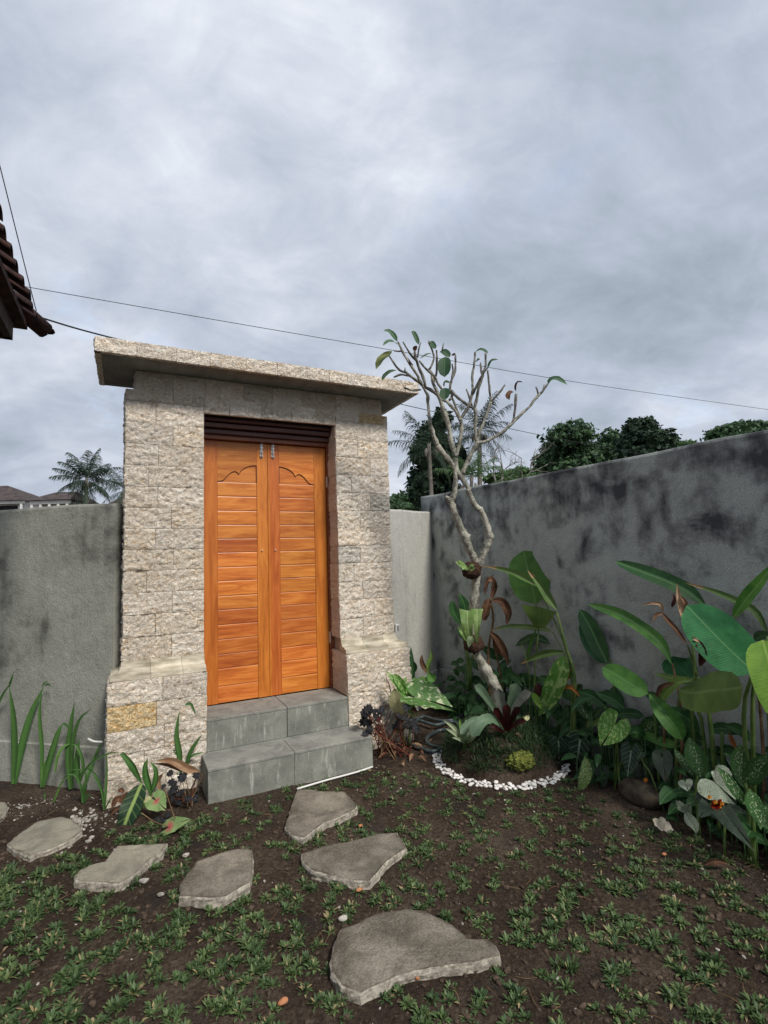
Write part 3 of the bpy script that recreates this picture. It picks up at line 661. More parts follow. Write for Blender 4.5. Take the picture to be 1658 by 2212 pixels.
# ------------------------------------------------------------------ eave of the house, top left
house = empty('tiled_house', (-2.0, -1.2, 0), 'house corner at the left edge, dark clay tile eave against the sky', 'house')
EX, EZ = -.50, 3.0; EY1 = on_z(88, 712, EZ).y
slope = math.tan(math.radians(32))
tiles_v = [480, 640, 805, 965, 1115, 1235, 1350, 1465, 1560]
tys = [on_z(85 * (v_ / 1560) if False else 30, (450 + .3617 * v_) / 1.4946, EZ).y for v_ in tiles_v]
py = [ -1.45 + .0 * k for k in range(1)]
def ridge_tile(y0, x_hi, par=house):
    """one column-end pantile: a curved cap running up the slope"""
    vs = []; fs = []; n = 8; Lx = .30; 
    for s_ in (0, 1):
        for th_ in (0, 1):
            for k in range(n + 1):
                a = math.pi * k / n; r = (.045 if s_ == 0 else .038) - th_ * .009
                x_ = x_hi - s_ * Lx; z_ = EZ + .012 + s_ * Lx * slope
                vs.append((x_, y0 - math.cos(a) * r, z_ + math.sin(a) * r * 1.05))
    m_ = n + 1
    for k in range(n):
        fs += [(k, k + 1, 2 * m_ + k + 1, 2 * m_ + k), (m_ + k + 1, m_ + k, 3 * m_ + k, 3 * m_ + k + 1), (k + 1, k, m_ + k, m_ + k + 1)]
    fs += [(0, 2 * m_, 3 * m_, m_), (n, m_ + n, 3 * m_ + n, 2 * m_ + n)]
    return mk('roof_tile', vs, fs, M['rooftile'], par, True)
sp_ = .155; ny = 26
for k in range(ny):
    yy = EY1 - .10 - k * sp_
    for c_ in range(2 if k < 12 else 1): ridge_tile(yy + U(-.006, .006), EX - c_ * .27 + U(-.008, .008)).location.z += c_ * .27 * slope + .0
# flat pan tiles between
for k in range(ny):
    yy = EY1 - .10 - k * sp_ - sp_ / 2
    b_ = MB(); x0 = EX - .025 + U(-.01, .01)
    x0 -= .05
    b_.add([(x0, yy - .06, EZ - .006), (x0, yy + .06, EZ - .006), (x0 - .7, yy + .06, EZ - .006 + .7 * slope), (x0 - .7, yy - .06, EZ - .006 + .7 * slope),
            (x0, yy - .06, EZ + .012), (x0, yy + .06, EZ + .012), (x0 - .7, yy + .06, EZ + .012 + .7 * slope), (x0 - .7, yy - .06, EZ + .012 + .7 * slope)],
           [(0, 1, 2, 3), (7, 6, 5, 4), (0, 4, 5, 1), (1, 5, 6, 2), (2, 6, 7, 3), (3, 7, 4, 0)])
    b_.build('pan_tile', M['rooftile'], house)
# hip roof body, soffit and fascia
yb = EY1 - 5.0; b_ = MB()
hx = 1.6
b_.add([(EX - .06, EY1 - .04, EZ + .01), (EX - .06, yb, EZ + .01), (EX - hx, yb, EZ + hx * slope - .008), (EX - hx, EY1 - hx, EZ + hx * slope - .008), (EX - 3.5, EY1 - .02, EZ - .008), (EX - 3.5, EY1 - hx, EZ + hx * slope - .008),
        (EX - .06, EY1 - .04, EZ - .03), (EX - .06, yb, EZ - .03), (EX - 3.5, yb, EZ - .03), (EX - 3.5, EY1 - .02, EZ - .03)],
       [(0, 1, 2, 3), (0, 3, 5, 4), (6, 9, 8, 7), (0, 6, 7, 1), (0, 4, 9, 6)])
b_.build('roof', M['rooftile'], house)
b_ = MB(); b_.box((EX - .16, yb, EZ - .14), (EX - .12, EY1 - .12, EZ - .032)); b_.build('fascia', M['fascia'], house)
b_ = MB(); b_.box((EX - 3.4, EY1 - .16, EZ - .14), (EX - .121, EY1 - .121, EZ - .032)); b_.build('fascia', M['fascia'], house)
b_ = MB(); b_.box((EX - 3.4, yb, EZ - .09), (EX - .161, EY1 - .161, EZ - .075)); b_.build('soffit', M['soffit'], house)
b_ = MB(); b_.box((EX - 3.4, yb, -.1), (EX - 1.35, EY1 - 1.3, EZ - .091)); b_.build('wall', M['wall_far'], house)
tube('hip_tile', [(EX + .03, EY1 + .03, EZ + .02), (EX - .12, EY1 - .12, EZ + .02 + .12 * slope), (EX - 1.6, EY1 - 1.6, EZ + .02 + 1.6 * slope)], [.05, .055, .055], M['rooftile'], house, 10, 3)

# cables
def cable(pts, r, label): tag(tube('overhead_cable', pts, r, M['cable'], None, 6, 6), label, 'cable')
cable([at(30, 612, 11.5), at(50, 618, 11.6), at(450, 688, 12.5), at(840, 755, 14), at(1250, 826, 17), at(1690, 889, 21)], .0075, 'thin upper cable crossing the whole sky from the house corner to the right edge')
cable([at(-30, 250, 4.3), at(0, 360, 4.5), at(40, 520, 4.8), at(74, 655, 5.1), at(78, 670, 5.15), at(74, 682, 5.2)], .0045, 'thin cable dropping steeply past the tiled eave at the left edge')
cable([at(72, 681, 5.6), at(205, 720, 7.2), at(400, 768, 9.4), at(640, 824, 12.4), at(880, 876, 16), at(1150, 936, 21), at(1420, 988, 27), at(1700, 1042, 35)], .012, 'thick black cable passing behind the gate roof towards the trees')

# ------------------------------------------------------------------ stepping stones
def fill_flag(name, px, thick, top, label, cat='stepping stone', group=None, ztop=.045, tilt=(0, 0), edge_in=.012):
    P0 = [on_z(u, v, ztop) for u, v in px]
    pts = []                                                # resample with chipped outline
    for i in range(len(P0)):
        a, b_ = P0[i], P0[(i + 1) % len(P0)]; n = max(2, int((b_ - a).length / .022))
        for k in range(n):
            q = a.lerp(b_, k / n); pr = (b_ - a).cross(Z).normalized()
            pts.append(q + pr * (.005 * noise.noise(q * 23) + .003 * noise.noise(q * 70)))
    c = sum(pts, Vector()) / len(pts); n = len(pts); root = empty(name, (c.x, c.y, 0), label, cat, group)
    cx_, cy_ = c.x, c.y
    def zt(q): return ztop + (q.x - cx_) * tilt[0] + (q.y - cy_) * tilt[1] + .0025 * noise.noise(q * 11) + .0015 * noise.noise(q * 31)
    rings = [(1, 0)]; vs = []; fs = []
    ks = [1 - .018, .95, .8, .6, .4, .2]
    for s_ in ks:
        for q in pts:
            r_ = c.lerp(q, s_); vs.append(Vector((r_.x, r_.y, zt(r_))))
    vs.append(Vector((c.x, c.y, zt(c))))
    for j in range(len(ks) - 1):
        for i in range(n): fs.append((j * n + i, j * n + (i + 1) % n, (j + 1) * n + (i + 1) % n, (j + 1) * n + i))
    j = len(ks) - 1
    for i in range(n): fs.append((j * n + i, j * n + (i + 1) % n, len(vs) - 1))
    mk('top_face', vs, fs, top, root, True, attr=[x_ ** 4 for x_ in ks for _ in range(n)] + [0])
    vs = []; fs = []
    lv = [(1 - .018, 0), (1.0, -.006), (1.006, -thick * .35), (.998, -thick * .7), (1.01, -thick), (1.0, -thick - .04)]
    for s_, dz in lv:
        for i, q in enumerate(pts):
            r_ = c.lerp(q, s_); jj = .006 * noise.noise(q * 40 + Vector((0, 0, dz * 60))) if dz < -.001 else 0
            d_ = (r_ - c).normalized(); r2 = r_ + d_ * jj; vs.append(Vector((r2.x, r2.y, zt(c.lerp(q, min(s_, 1))) + dz)))
    for j in range(len(lv) - 1):
        for i in range(n): fs.append((j * n + i, (j + 1) * n + i, (j + 1) * n + (i + 1) % n, j * n + (i + 1) % n))
    mk('broken_edge', vs, fs, M['slab_edge'], root); return root
k4 = lambda L_: [(.4035 * a, 1739.6 + .4035 * b_) for a, b_ in L_]
k3 = lambda L_: [(568.7 + .657 * a, 1639.2 + .657 * b_) for a, b_ in L_]
flags = []
F1 = k4([(35,205),(100,150),(200,85),(260,68),(330,57),(385,72),(435,105),(440,135),(400,170),(330,205),(250,240),(200,250),(160,275),(130,262),(75,240)])
F2 = k4([(395,375),(420,345),(480,320),(555,300),(590,260),(630,212),(700,209),(760,207),(898,200),(870,245),(800,290),(740,350),(690,390),(640,415),(580,418),(520,412),(460,405),(400,395)])
F3 = k4([(960,435),(985,380),(1030,330),(1050,295),(1150,260),(1215,240),(1300,225),(1345,235),(1358,290),(1350,370),(1335,415),(1260,455),(1210,485),(1120,495),(1050,490),(960,485)])
F0 = [(-60, 1722), (0, 1731), (13, 1733), (18, 1742), (13, 1753), (0, 1766), (-50, 1785), (-90, 1760)]
FA = k3([(112,97),(160,100),(210,107),(262,105),(285,125),(310,150),(305,160),(250,190),(200,210),(170,230),(130,262),(95,250),(68,222),(85,180),(90,150)])
FB = k3([(125,310),(200,285),(300,265),(380,245),(440,240),(460,270),(472,290),(440,310),(400,340),(375,370),(350,400),(300,400),(230,385),(160,365),(125,335)])
FC = k3([(235,600),(255,555),(310,535),(350,515),(390,500),(470,492),(530,497),(590,525),(640,555),(680,590),(740,590),(765,610),(780,645),(700,665),(600,680),(500,695),(430,715),(370,745),(320,768),(255,745),(222,700),(220,650)])
gs = 'flat stepping stones laid in the sparse lawn'
for px, th, mt, lab in ((F0, .03, 'slab_pale', 'stepping stone cut off by the left edge, furthest left of the stepping stones'),
    (F1, .025, 'slab_pale', 'yellowish long stepping stone at the left beside the loose pale gravel'),
    (F2, .04, 'slab_pale', 'grey wavy stepping stone with a pointed right corner below the pink-leaved plant'),
    (F3, .045, 'slab', 'rough grey stepping stone with a chipped white lower edge, third from the left'),
    (FA, .04, 'slab', 'smallest wedge-shaped stepping stone just below the lower step'),
    (FB, .04, 'slab', 'pointed stepping stone between the wedge stone and the big nearest one'),
    (FC, .045, 'slab', 'largest and nearest stepping stone, rounded with a pale broken front edge')):
    FL = fill_flag('stepping_stone', px, th, M[mt], lab, group=gs, ztop=.026 if px in (F0, F1) else .036)
    flags.append([on_z(u, v, .02).xy for u, v in px])

# ------------------------------------------------------------------ leaves
def leafgeo(mid, width, prof='lance', up=Vector((0, 0, 1)), fold=.15, wave=.0, n=12, m_=6, seed=0., curl=0.):
    """mid: 3D control points base->tip, width: full width. uv = (along, signed across / length)"""
    P_, _ = catmull(mid, [0] * len(mid), max(2, n // (len(mid) - 1)))
    n = len(P_) - 1; L_ = sum((P_[i + 1] - P_[i]).length for i in range(n)); vs = []; uv = []; fs = []
    for i, p in enumerate(P_):
        t = i / n; T = (P_[min(i + 1, n)] - P_[max(i - 1, 0)]).normalized()
        S = T.cross(up)
        if S.length < .05: S = T.orthogonal()
        S.normalize(); N = S.cross(T).normalized()
        if prof == 'lance': wt = (math.sin(math.pi * min(1, t ** .8)) ** .75) if 0 < t < 1 else 0
        elif prof == 'oval': wt = (1 - abs(2 * t - 1) ** 2.6) ** .6 if 0 < t < 1 else 0
        elif prof == 'paddle': wt = max(0, min(1, (t / .30)) ** .8 * (1 - max(0, (t - .62) / .38) ** 2.2) ** .6)
        elif prof == 'strap': wt = min(1, .55 + t * 1.2) * (1 - t ** 3.0)
        elif prof == 'grass': wt = min(1, .7 + t) * (1 - t ** 2)
        elif prof == 'spoon': wt = (.42 + .58 * t) * (1 - max(0, (t - .8) / .2) ** 2) ** .5
        elif prof == 'fan': wt = .25 + .75 * t ** 1.2
        h = width / 2 * max(wt, .012)
        for j in range(m_ + 1):
            s_ = (j / m_) * 2 - 1; a = abs(s_)
            lift = fold * h * a + curl * h * a * a
            wv = wave * h * a * a * math.sin(t * 17 + seed + s_ * 2) + wave * .6 * h * a * noise.noise(Vector((t * 5, s_, seed)))
            vs.append(p + S * (s_ * h * math.cos(min(1.2, abs(fold) * .6))) + N * (lift + wv)); uv.append((t, s_ * h / L_))
    k = m_ + 1
    for i in range(n):
        for j in range(m_): fs.append((i * k + j, i * k + j + 1, (i + 1) * k + j + 1, (i + 1) * k + j))
    return vs, fs, uv
def leaf(par, mid, width, mat, prof='lance', up=None, name='leaf', **k):
    if up is None:                                        # faces half to the garden, half upward
        c = Vector(mid[len(mid) // 2]); tv = (CAMP - c); tv.z = 0; up = (tv.normalized() + Vector((-.15, 0, .55))).normalized()
    vs, fs, uv = leafgeo(mid, width, prof, up, seed=rnd() * 50, **k)
    return mk(name, vs, fs, L[mat] if isinstance(mat, str) else mat, par, True, uv)
def px(pts, d):
    """pixel control points (u, v[, extra depth]) at a plant's own distance, or on its own plane x = const in front of the right wall"""
    if isinstance(d, tuple): return [on_x(p[0], p[1], min(2.97, d[1] + (p[2] if len(p) > 2 else 0))) for p in pts]
    return [at(p[0], p[1], d + (p[2] if len(p) > 2 else 0)) for p in pts]
def at2(u, v, d, dd=0.): return px([(u, v, dd)], d)[0]
def W(wpx, d, q=None): return wpx * (depth(q) if isinstance(d, tuple) and q is not None else d) / FPX
def pleaf(par, pts, wpx, d, mat, prof='lance', **k):
    q = px(pts, d); return leaf(par, q, W(wpx, d, q[len(q) // 2]), mat, prof, **k)
def heart(par, attach, tip, width, mat, up=None, cup=.12, wave=.06, lobe=.38, name='leaf', notch=.10, wid_fun=None):
    A, T_ = Vector(attach), Vector(tip); Ln = (T_ - A).length; ax = (T_ - A).normalized()
    up = (up or Vector((-.3, -.8, .6))).normalized(); S = ax.cross(up).normalized(); N = S.cross(ax).normalized()
    # outline half (x along, y across) from tip round to the notch
    hw = width / 2 / Ln
    half = [(1, 0), (.90, .13), (.75, .34), (.55, .62), (.32, .86), (.1, .98), (-.1, 1), (-lobe * .62, .88), (-lobe * .93, .62), (-lobe, .42), (-lobe * .86, .22), (-lobe * .5, .10), (-notch * .4, .03)]
    prof_ = [(x, y * hw) for x, y in half]
    out = prof_ + [(x, -y) for x, y in reversed(prof_[1:])]
    # refine
    P2, _ = catmull([(x, y, 0) for x, y in out], [0] * len(out), 2)
    sd_ = rnd() * 30; vs = [A]; uv = [(0, 0)]; fs = []; R_ = 5; n = len(P2)
    for r_ in range(1, R_ + 1):
        s_ = r_ / R_
        for q in P2:
            x, y = q.x * s_, q.y * s_
            z_ = cup * abs(y) - .10 * max(0, x) ** 2 * 1.2 + wave * s_ * s_ * noise.noise(Vector((x * 5, y * 5, sd_))) + wave * .5 * s_ ** 3 * math.sin(14 * math.atan2(y, x) + sd_) * .5
            vs.append(A + (ax * x + S * y + N * z_) * Ln); uv.append((x, y))
    for i in range(n - 1): fs.append((0, 1 + i, 2 + i))
    for r_ in range(R_ - 1):
        for i in range(n - 1): a = 1 + r_ * n + i; fs.append((a, a + n, a + n + 1, a + 1))
    return mk(name, vs, fs, L[mat], par, True, uv)
def pheart(par, a, t, wpx, d, mat, **k):
    q = px([a, t], d); return heart(par, q[0], q[1], W(wpx, d, q[0]), mat, **k)
def stem(par, pts, d, r0, r1=None, mat='stem', name='stem'):
    q = px(pts, d); n = len(q); r1 = r1 or r0 * .5
    if isinstance(d, tuple) and abs(pts[0][1] - pts[-1][1]) > 60 and pts[0][1] > 1520: q[0].z = min(q[0].z, -.01)
    return tube(name, q, [r0 + (r1 - r0) * i / (n - 1) for i in range(n)], M[mat] if isinstance(mat, str) else mat, par, 6, 3)
def gd(u, v): return depth(on_z(u, v, 0))

# ------------------------------------------------------------------ planting mound with frangipani
MC = Vector((2.42, -.80, 0)); MR = .43
def mz(x, y):
    r = math.hypot(x - MC.x, y - MC.y) / MR
    return .26 * max(0, 1 - r * r) ** .8 + .01 * noise.noise(Vector((x * 14, y * 14, 0)))
vs = [(MC.x, MC.y, mz(MC.x, MC.y))]; fs = []; n = 40; R_ = 14
for r_ in range(1, R_ + 1):
    for k in range(n):
        a = 2 * math.pi * k / n; x, y = MC.x + MR * 1.03 * r_ / R_ * math.cos(a), MC.y + MR * 1.03 * r_ / R_ * math.sin(a); vs.append((x, y, mz(x, y) - (.03 if r_ == R_ else 0)))
fs = [(0, 1 + k, 1 + (k + 1) % n) for k in range(n)] + [(1 + r_ * n + k, 1 + (r_ + 1) * n + k, 1 + (r_ + 1) * n + (k + 1) % n, 1 + r_ * n + (k + 1) % n) for r_ in range(R_ - 1) for k in range(n)]
tag(mk('soil_mound', vs, fs, M['soil'], None, True), kind='structure')
TD = 3.76
fr = empty('frangipani_tree', at(1092, 1545, TD), 'nearly leafless frangipani tree with forked pale branches on the pebble-edged mound', 'tree')
c1 = lambda pts: [(802.9 + .2421 * p[0], 1043.8 + .2421 * p[1]) + tuple(p[2:]) for p in pts]
c3 = lambda pts: [(789.5 + .2098 * p[0], 836.3 + .2098 * p[1]) + tuple(p[2:]) for p in pts]
c6 = lambda pts: [(802.9 + .2623 * p[0], 695.8 + .2623 * p[1]) + tuple(p[2:]) for p in pts]
def branch(pts, w0, w1, name='branch', mat='bark', d=TD, wob=.5):
    if mat == 'bark' and (w0[0] if hasattr(w0, '__len__') else w0) <= 9: mat = 'bark_dark'
    q = px(pts, d); n = len(q); ws = w0 if hasattr(w0, '__len__') else [w0 + (w1 - w0) * i / (n - 1) for i in range(n)]
    return tube(name, q, [W(x, d) / 2 * (.74 if x <= 10 else .88 if x < 15 else .95) for x in ws], M[mat], fr, 10, 5, wob)
branch(c1([(1130,1990),(1110,1850),(1060,1740),(1000,1640),(940,1540),(905,1450),(898,1350),(903,1200),(912,1050),(925,900),(935,800),(945,735)]), [26,25,24,22,21,20,20,23,21,19,19,22], 0, 'trunk')
# left fork
branch(c1([(945,745),(905,660),(875,590),(850,530),(832,472),(790,400),(745,280),(715,190),(695,135)]), [16,16,17,18,19,17,16,15,17], 0)
branch(c1([(858,478),(868,462),(872,450)]), [12,11,4], 0)
branch(c1([(705,165),(735,100),(745,20)]) + c3([(925,960),(930,800),(922,735)]), [15,13,12,12,12,13], 0)
branch(c1([(690,140),(668,125),(660,112)]), [10,8,5], 0)
# right fork
branch(c1([(955,745),(985,660),(1020,560),(1045,490),(1052,468),(1015,350),(985,270),(960,222)]), [17,16,17,18,19,14,13,16], 0)
branch(c1([(1052,470),(1068,452),(1076,440)]), [11,8,4], 0)
branch(c1([(968,235),(915,185),(860,70)]) + c3([(1060,1050),(1010,960),(965,905),(900,800),(820,700),(740,600)]), [15,14,13,12,12,14,12,12,14], 0)
# leftmost rising limb
branch(c3([(740,605),(700,500),(665,380),(650,250),(638,160),(640,90,-.02)]) + c6([(440,565,-.04),(405,500,-.06),(370,430,-.08),(330,370,-.1),(280,290,-.12),(245,225,-.14),(215,160,-.15)]), [12,11,10,9,9,9,9,8,8,8,7,7,5], 0)
# middle limb
branch(c6([(690,1110),(655,990),(630,860),(600,760),(575,680),(545,590),(505,500,.03),(490,420,.05),(470,380,.06)]), [13,13,12,12,11,10,9,8,7], 0)
branch(c6([(505,500,.03),(530,420,.05),(535,330,.07),(532,230,.08)]), [8,7,7,5], 0)
branch(c6([(600,590,0),(540,500,.0),(510,440,0),(440,380,.02),(390,318,.03)]), [7,7,7,6,6], 0)
branch(c6([(480,380,.05),(510,300,.07),(500,240,.08),(465,165,.09)]), [7,6,6,4], 0)
branch(c6([(695,1100),(715,1020),(735,920),(738,840),(728,795)]), [11,10,10,10,11], 0)
branch(c6([(725,800),(690,735),(650,690),(610,650),(570,635)]), [10,9,9,9,9], 0)
branch(c6([(610,650),(540,600),(490,560),(430,530),(370,480),(310,440),(270,405)]), [9,9,9,8,8,8,7], 0)
branch(c6([(280,415),(235,400),(205,370),(170,320),(140,275)]), [6,6,6,5,5], 0)
branch(c6([(300,440),(240,432),(180,452)]), [6,6,5], 0)
branch(c6([(440,535,-.05),(420,450,-.06),(385,370,-.08),(360,290,-.1),(350,240,-.1)]), [8,8,8,7,6], 0)
branch(c6([(370,320,-.08),(330,280,-.1),(290,220,-.12),(255,160,-.13)]), [6,6,5,3], 0)
branch(c6([(375,290,-.1),(385,230,-.12),(400,165,-.13)]), [6,5,3], 0)
branch(c6([(335,350,-.1),(310,320,-.13),(300,300,-.14)]), [4,4,2], 0)
branch(c6([(275,420),(272,395),(273,370)]), [6,5,1], 0)
branch(c6([(240,235,-.14),(215,240,-.12),(183,235,-.1)]), [5,5,4], 0)
branch(c6([(400,555,0),(330,560,-.05),(265,540,-.1)]), [6,6,5], 0)
branch(c6([(728,800),(765,745),(795,690),(825,590),(832,560)]), [9,9,9,8,8], 0)
branch(c6([(832,575),(825,450,.03),(838,370,.05),(852,245,.07)]), [7,7,6,6], 0)
branch(c6([(830,590),(855,540,-.03),(890,470,-.05),(930,400,-.07),(952,375,-.08)]), [7,7,7,6,4], 0)
branch(c6([(640,640),(660,600,.03),(640,560,.05),(655,480,.06),(685,400,.06),(688,270,.07)]), [8,8,7,7,7,5], 0)
branch(c6([(655,480,.06),(665,400,.06),(660,340,.05)]), [5,5,5], 0)
branch(c6([(720,780,.1),(690,700,.12),(655,610,.14)]), [7,7,7], 0)
# centre limb
branch(c3([(990,890),(1030,800),(1080,700),(1120,620),(1150,560)]) , [11,11,11,11,11], 0)
branch(c6([(862,985),(850,880),(855,790),(845,705)]), [10,9,9,10], 0)
branch(c6([(845,712),(790,680),(730,640),(680,595),(650,560)]), [9,8,8,8,9], 0)
branch(c6([(845,705),(860,640),(880,540),(905,455),(912,420)]), [9,8,8,8,8], 0)
branch(c6([(910,440),(900,400),(890,345)]), [7,6,3], 0)
branch(c6([(915,420),(935,350),(935,255)]), [7,6,6], 0)
branch(c6([(825,690),(800,610),(775,550)]), [6,6,4], 0)
branch(c6([(865,985),(885,920),(920,820),(955,730),(978,655)]), [10,9,8,8,8], 0)
branch(c6([(978,660),(970,560),(960,470),(953,395)]), [7,7,6,6], 0)
branch(c6([(980,655),(1020,610),(1065,560),(1095,515)]), [7,6,6,5], 0)
branch(c6([(865,990),(920,985),(1000,950),(1080,900),(1150,835),(1220,765),(1290,700),(1340,640),(1380,590)]), [10,9,9,9,9,9,8,8,8], 0)
branch(c6([(1375,600),(1410,560),(1440,520),(1455,495)]), [7,6,6,4], 0)
branch(c6([(1375,600),(1362,570),(1350,530)]), [7,6,4], 0)
branch(c6([(1405,565),(1415,540),(1418,510)]), [5,5,2], 0)
branch(c6([(1160,825),(1172,760),(1182,680),(1186,590)]), [8,7,7,7], 0)
for a_, b_ in (((590, 170), (578, 235)), ((465, 150), (480, 175)), ((895, 330), (900, 380))): branch(c6([b_, a_]), [6, 2], 0)
for pts, w_, mt in (
    ([(210,160,-.15),(180,110,-.17),(140,75,-.18),(95,72,-.2)], 12, 'fran'), ([(208,185,-.15),(180,160,-.2),(130,158,-.22),(88,195,-.24)], 9, 'fran'),
    ([(165,235,-.1),(120,270,-.12),(70,310,-.14),(33,388,-.16)], 17, 'fran_y'), ([(205,395,0),(150,405,-.03),(105,440,-.05),(82,480,-.06)], 10, 'fran'),
    ([(385,185,-.12),(370,140,-.12),(345,90,-.12),(322,80,-.12)], 10, 'fran'), ([(480,155,.09),(495,175,.08),(510,200,.07),(523,220,.06)], 13, 'fran'),
    ([(490,258,.07),(450,265,.05),(395,300,.03)], 5, 'fran'), ([(600,285,-.1),(598,360,-.12),(598,452,-.13)], 28, 'fran'),
    ([(560,240,.05),(590,240,.0),(620,265,-.03),(640,290,-.05)], 16, 'fran'), ([(590,530,-.05),(605,490,-.08),(645,500,-.1)], 7, 'fran'), ([(600,540,-.1),(600,590,-.12),(598,640,-.14)], 22, 'fran'),
    ([(852,245,.07),(890,222,.05),(930,235,.03),(955,258,.02)], 7, 'fran'), ([(840,335,.05),(850,325,0),(890,305,-.05)], 13, 'fran'),
    ([(953,378,-.08),(965,345,-.1),(990,312,-.12),(1042,308,-.14)], 7, 'fran'), ([(1185,570,0),(1180,530,0),(1200,490,0),(1245,495,-.02)], 5, 'maroon'),
    ([(1168,575,0),(1140,575,-.02),(1118,605,-.03),(1132,640,-.04)], 11, 'dry'), ([(1448,510,0),(1470,470,-.02),(1530,462,-.05),(1608,515,-.1)], 11, 'fran'),
    ([(352,240,-.1),(355,210,-.1),(350,195,-.1)], 10, 'dry'), ([(655,270,.06),(672,268,.05),(690,262,.04)], 8, 'maroon')):
    pleaf(fr, c6(pts), w_, TD, mt, 'oval', fold=.25, n=8, wave=.05)

# epiphytes on the trunk
ep = empty('epiphyte_fern', at(1018, 1228, TD - .08), 'small green sprouting fern in a dark root ball high on the frangipani trunk', 'epiphyte')
def blob(name, c, r, mat, par, sc=(1, 1, 1), amp=.25, freq=22, sub=3):
    bm = bmesh.new(); bmesh.ops.create_icosphere(bm, subdivisions=sub, radius=1)
    c = Vector(c)
    vs = []
    for v in bm.verts:
        k = 1 + amp * noise.noise(v.co * r * freq + c * 9) + amp * .5 * noise.noise(v.co * r * freq * 3 + c)
        vs.append(c + Vector((v.co.x * sc[0], v.co.y * sc[1], v.co.z * sc[2])) * (r * k))
    bm.verts.index_update(); fs = [tuple(v.index for v in f.verts) for f in bm.faces]; bm.free()
    return mk(name, vs, fs, M[mat], par, True)
blob('root_ball', at(1018, 1231, TD - .06), W(19, TD), 'root', ep, (1.1, 1, .95), .3, 60, 3)
for pts, w_ in (([(1012,1230),(998,1222),(983,1212)],9), ([(1010,1228),(996,1216),(990,1211)],8), ([(1012,1230),(1016,1222),(1024,1220)],7), ([(1008,1232),(1004,1226),(998,1230)],7), ([(1014,1232),(1022,1228),(1020,1222)],6)):
    pleaf(ep, [(p[0], p[1], -.16 - .02 * i) for i, p in enumerate(pts)], w_, TD, 'stag', 'oval', n=6)
tube('twine', [at(1035 , 1222, TD - .04), at(1044, 1226, TD - .03), at(1046, 1222, TD)], .003, M['stem_br'], ep, 6, 3)
st = empty('staghorn_fern', at(1018, 1390, TD - .08), 'pale green staghorn fern strapped to the lower frangipani trunk', 'staghorn fern')
blob('root_ball', at(1023, 1392, TD - .05), W(21, TD), 'root', st, (1, 1, .85), .3, 60, 3)
for pts, w_ in (([(1018,1392,-.1),(1012,1365,-.13),(1009,1340,-.13),(1010,1318,-.09)],36), ([(1028,1392,-.1),(1030,1360,-.14),(1030,1335,-.13),(1030,1315,-.10)],26), ([(1012,1388,-.1),(1000,1370,-.12),(994,1352,-.1)],14)):
    pleaf(st, pts, w_, TD, 'stag', 'fan', n=10, wave=.25, fold=.2)
pleaf(st, [(1022,1388,-.14),(1015,1378,-.17),(1012,1398,-.17)], 11, TD, 'white_edge', 'oval', n=8)

# bromeliad at the foot of the tree
BD = TD - .2
br = empty('bromeliad', at(1092, 1590, BD), 'grey-green bromeliad with a dark red heart at the foot of the frangipani', 'bromeliad')
for pts, w_, mt in (
    ([(1088,1560,0),(1060,1520,-.02),(1040,1492,-.05),(1024,1480,-.08)], 22, 'brom'), ([(1090,1560,.02),(1082,1520,.02),(1076,1486,0)], 27, 'brom_g'),
    ([(1094,1560,0),(1104,1520,-.02),(1112,1495,-.04),(1116,1474,-.05)], 30, 'brom'), ([(1096,1560,-.02),(1112,1528,-.06),(1130,1505,-.1),(1147,1494,-.14)], 22, 'brom_g'),
    ([(1088,1570,-.04),(1062,1552,-.12),(1038,1560,-.18),(1018,1592,-.2)], 29, 'brom'), ([(1060,1560,-.02),(1030,1553,-.06),(1010,1565,-.1),(994,1586,-.13)], 20, 'brom'),
    ([(1092,1575,-.06),(1078,1545,-.1),(1066,1528,-.13)], 18, 'brom_r'), ([(1094,1578,-.07),(1094,1545,-.12),(1096,1520,-.14)], 20, 'brom_r'),
    ([(1096,1578,-.06),(1108,1548,-.11),(1122,1526,-.15)], 17, 'brom_r'), ([(1098,1578,-.05),(1118,1560,-.1),(1136,1556,-.15)], 14, 'maroon'), ([(1086,1582,-.07),(1070,1570,-.12),(1060,1572,-.15)], 14, 'brom_r'),
    ([(1110,1580,-.02),(1125,1588,-.05),(1118,1602,-.06)], 11, 'dry_pale'), ([(1098,1575,.02),(1106,1545,.0),(1112,1528,-.03)], 18, 'brom_g'), ([(1130,1550,-.08),(1140,1548,-.1),(1134,1556,-.12)], 10, 'cream')):
    pleaf(br, pts, w_, BD, mt, 'spoon', fold=.35, n=9, wave=.06)
blob('core', at(1092, 1585, BD), W(14, BD), 'root', br, (1, 1, 1.6))
# small white-edged rosette
RD = TD - .25
rs = empty('rosette_plant', at(1000, 1600, RD), 'small rosette with white-edged pointed leaves at the left rim of the mound', 'plant')
for pts, w_ in (([(1002,1602),(980,1572,-.03),(957,1555,-.08)],9), ([(1002,1602),(982,1584,-.06),(962,1573,-.12)],9), ([(1002,1600),(996,1572),(992,1552)],10), ([(1004,1600),(1004,1575),(1006,1553)],10),
                ([(1006,1600),(1014,1580,.02),(1022,1565,.03)],11), ([(1004,1604),(990,1596,-.1),(976,1592,-.13)],7), ([(1006,1604),(1018,1596,-.06),(1028,1590,-.1)],9)):
    pleaf(rs, pts, w_, RD, 'white_edge' if rnd() < .6 else 'varieg', 'lance', fold=.5, n=8)
tube('stem', [at(1002, 1622, RD + .02), at(1003, 1600, RD)], [.014, .01], M['stem'], rs, 6, 2)

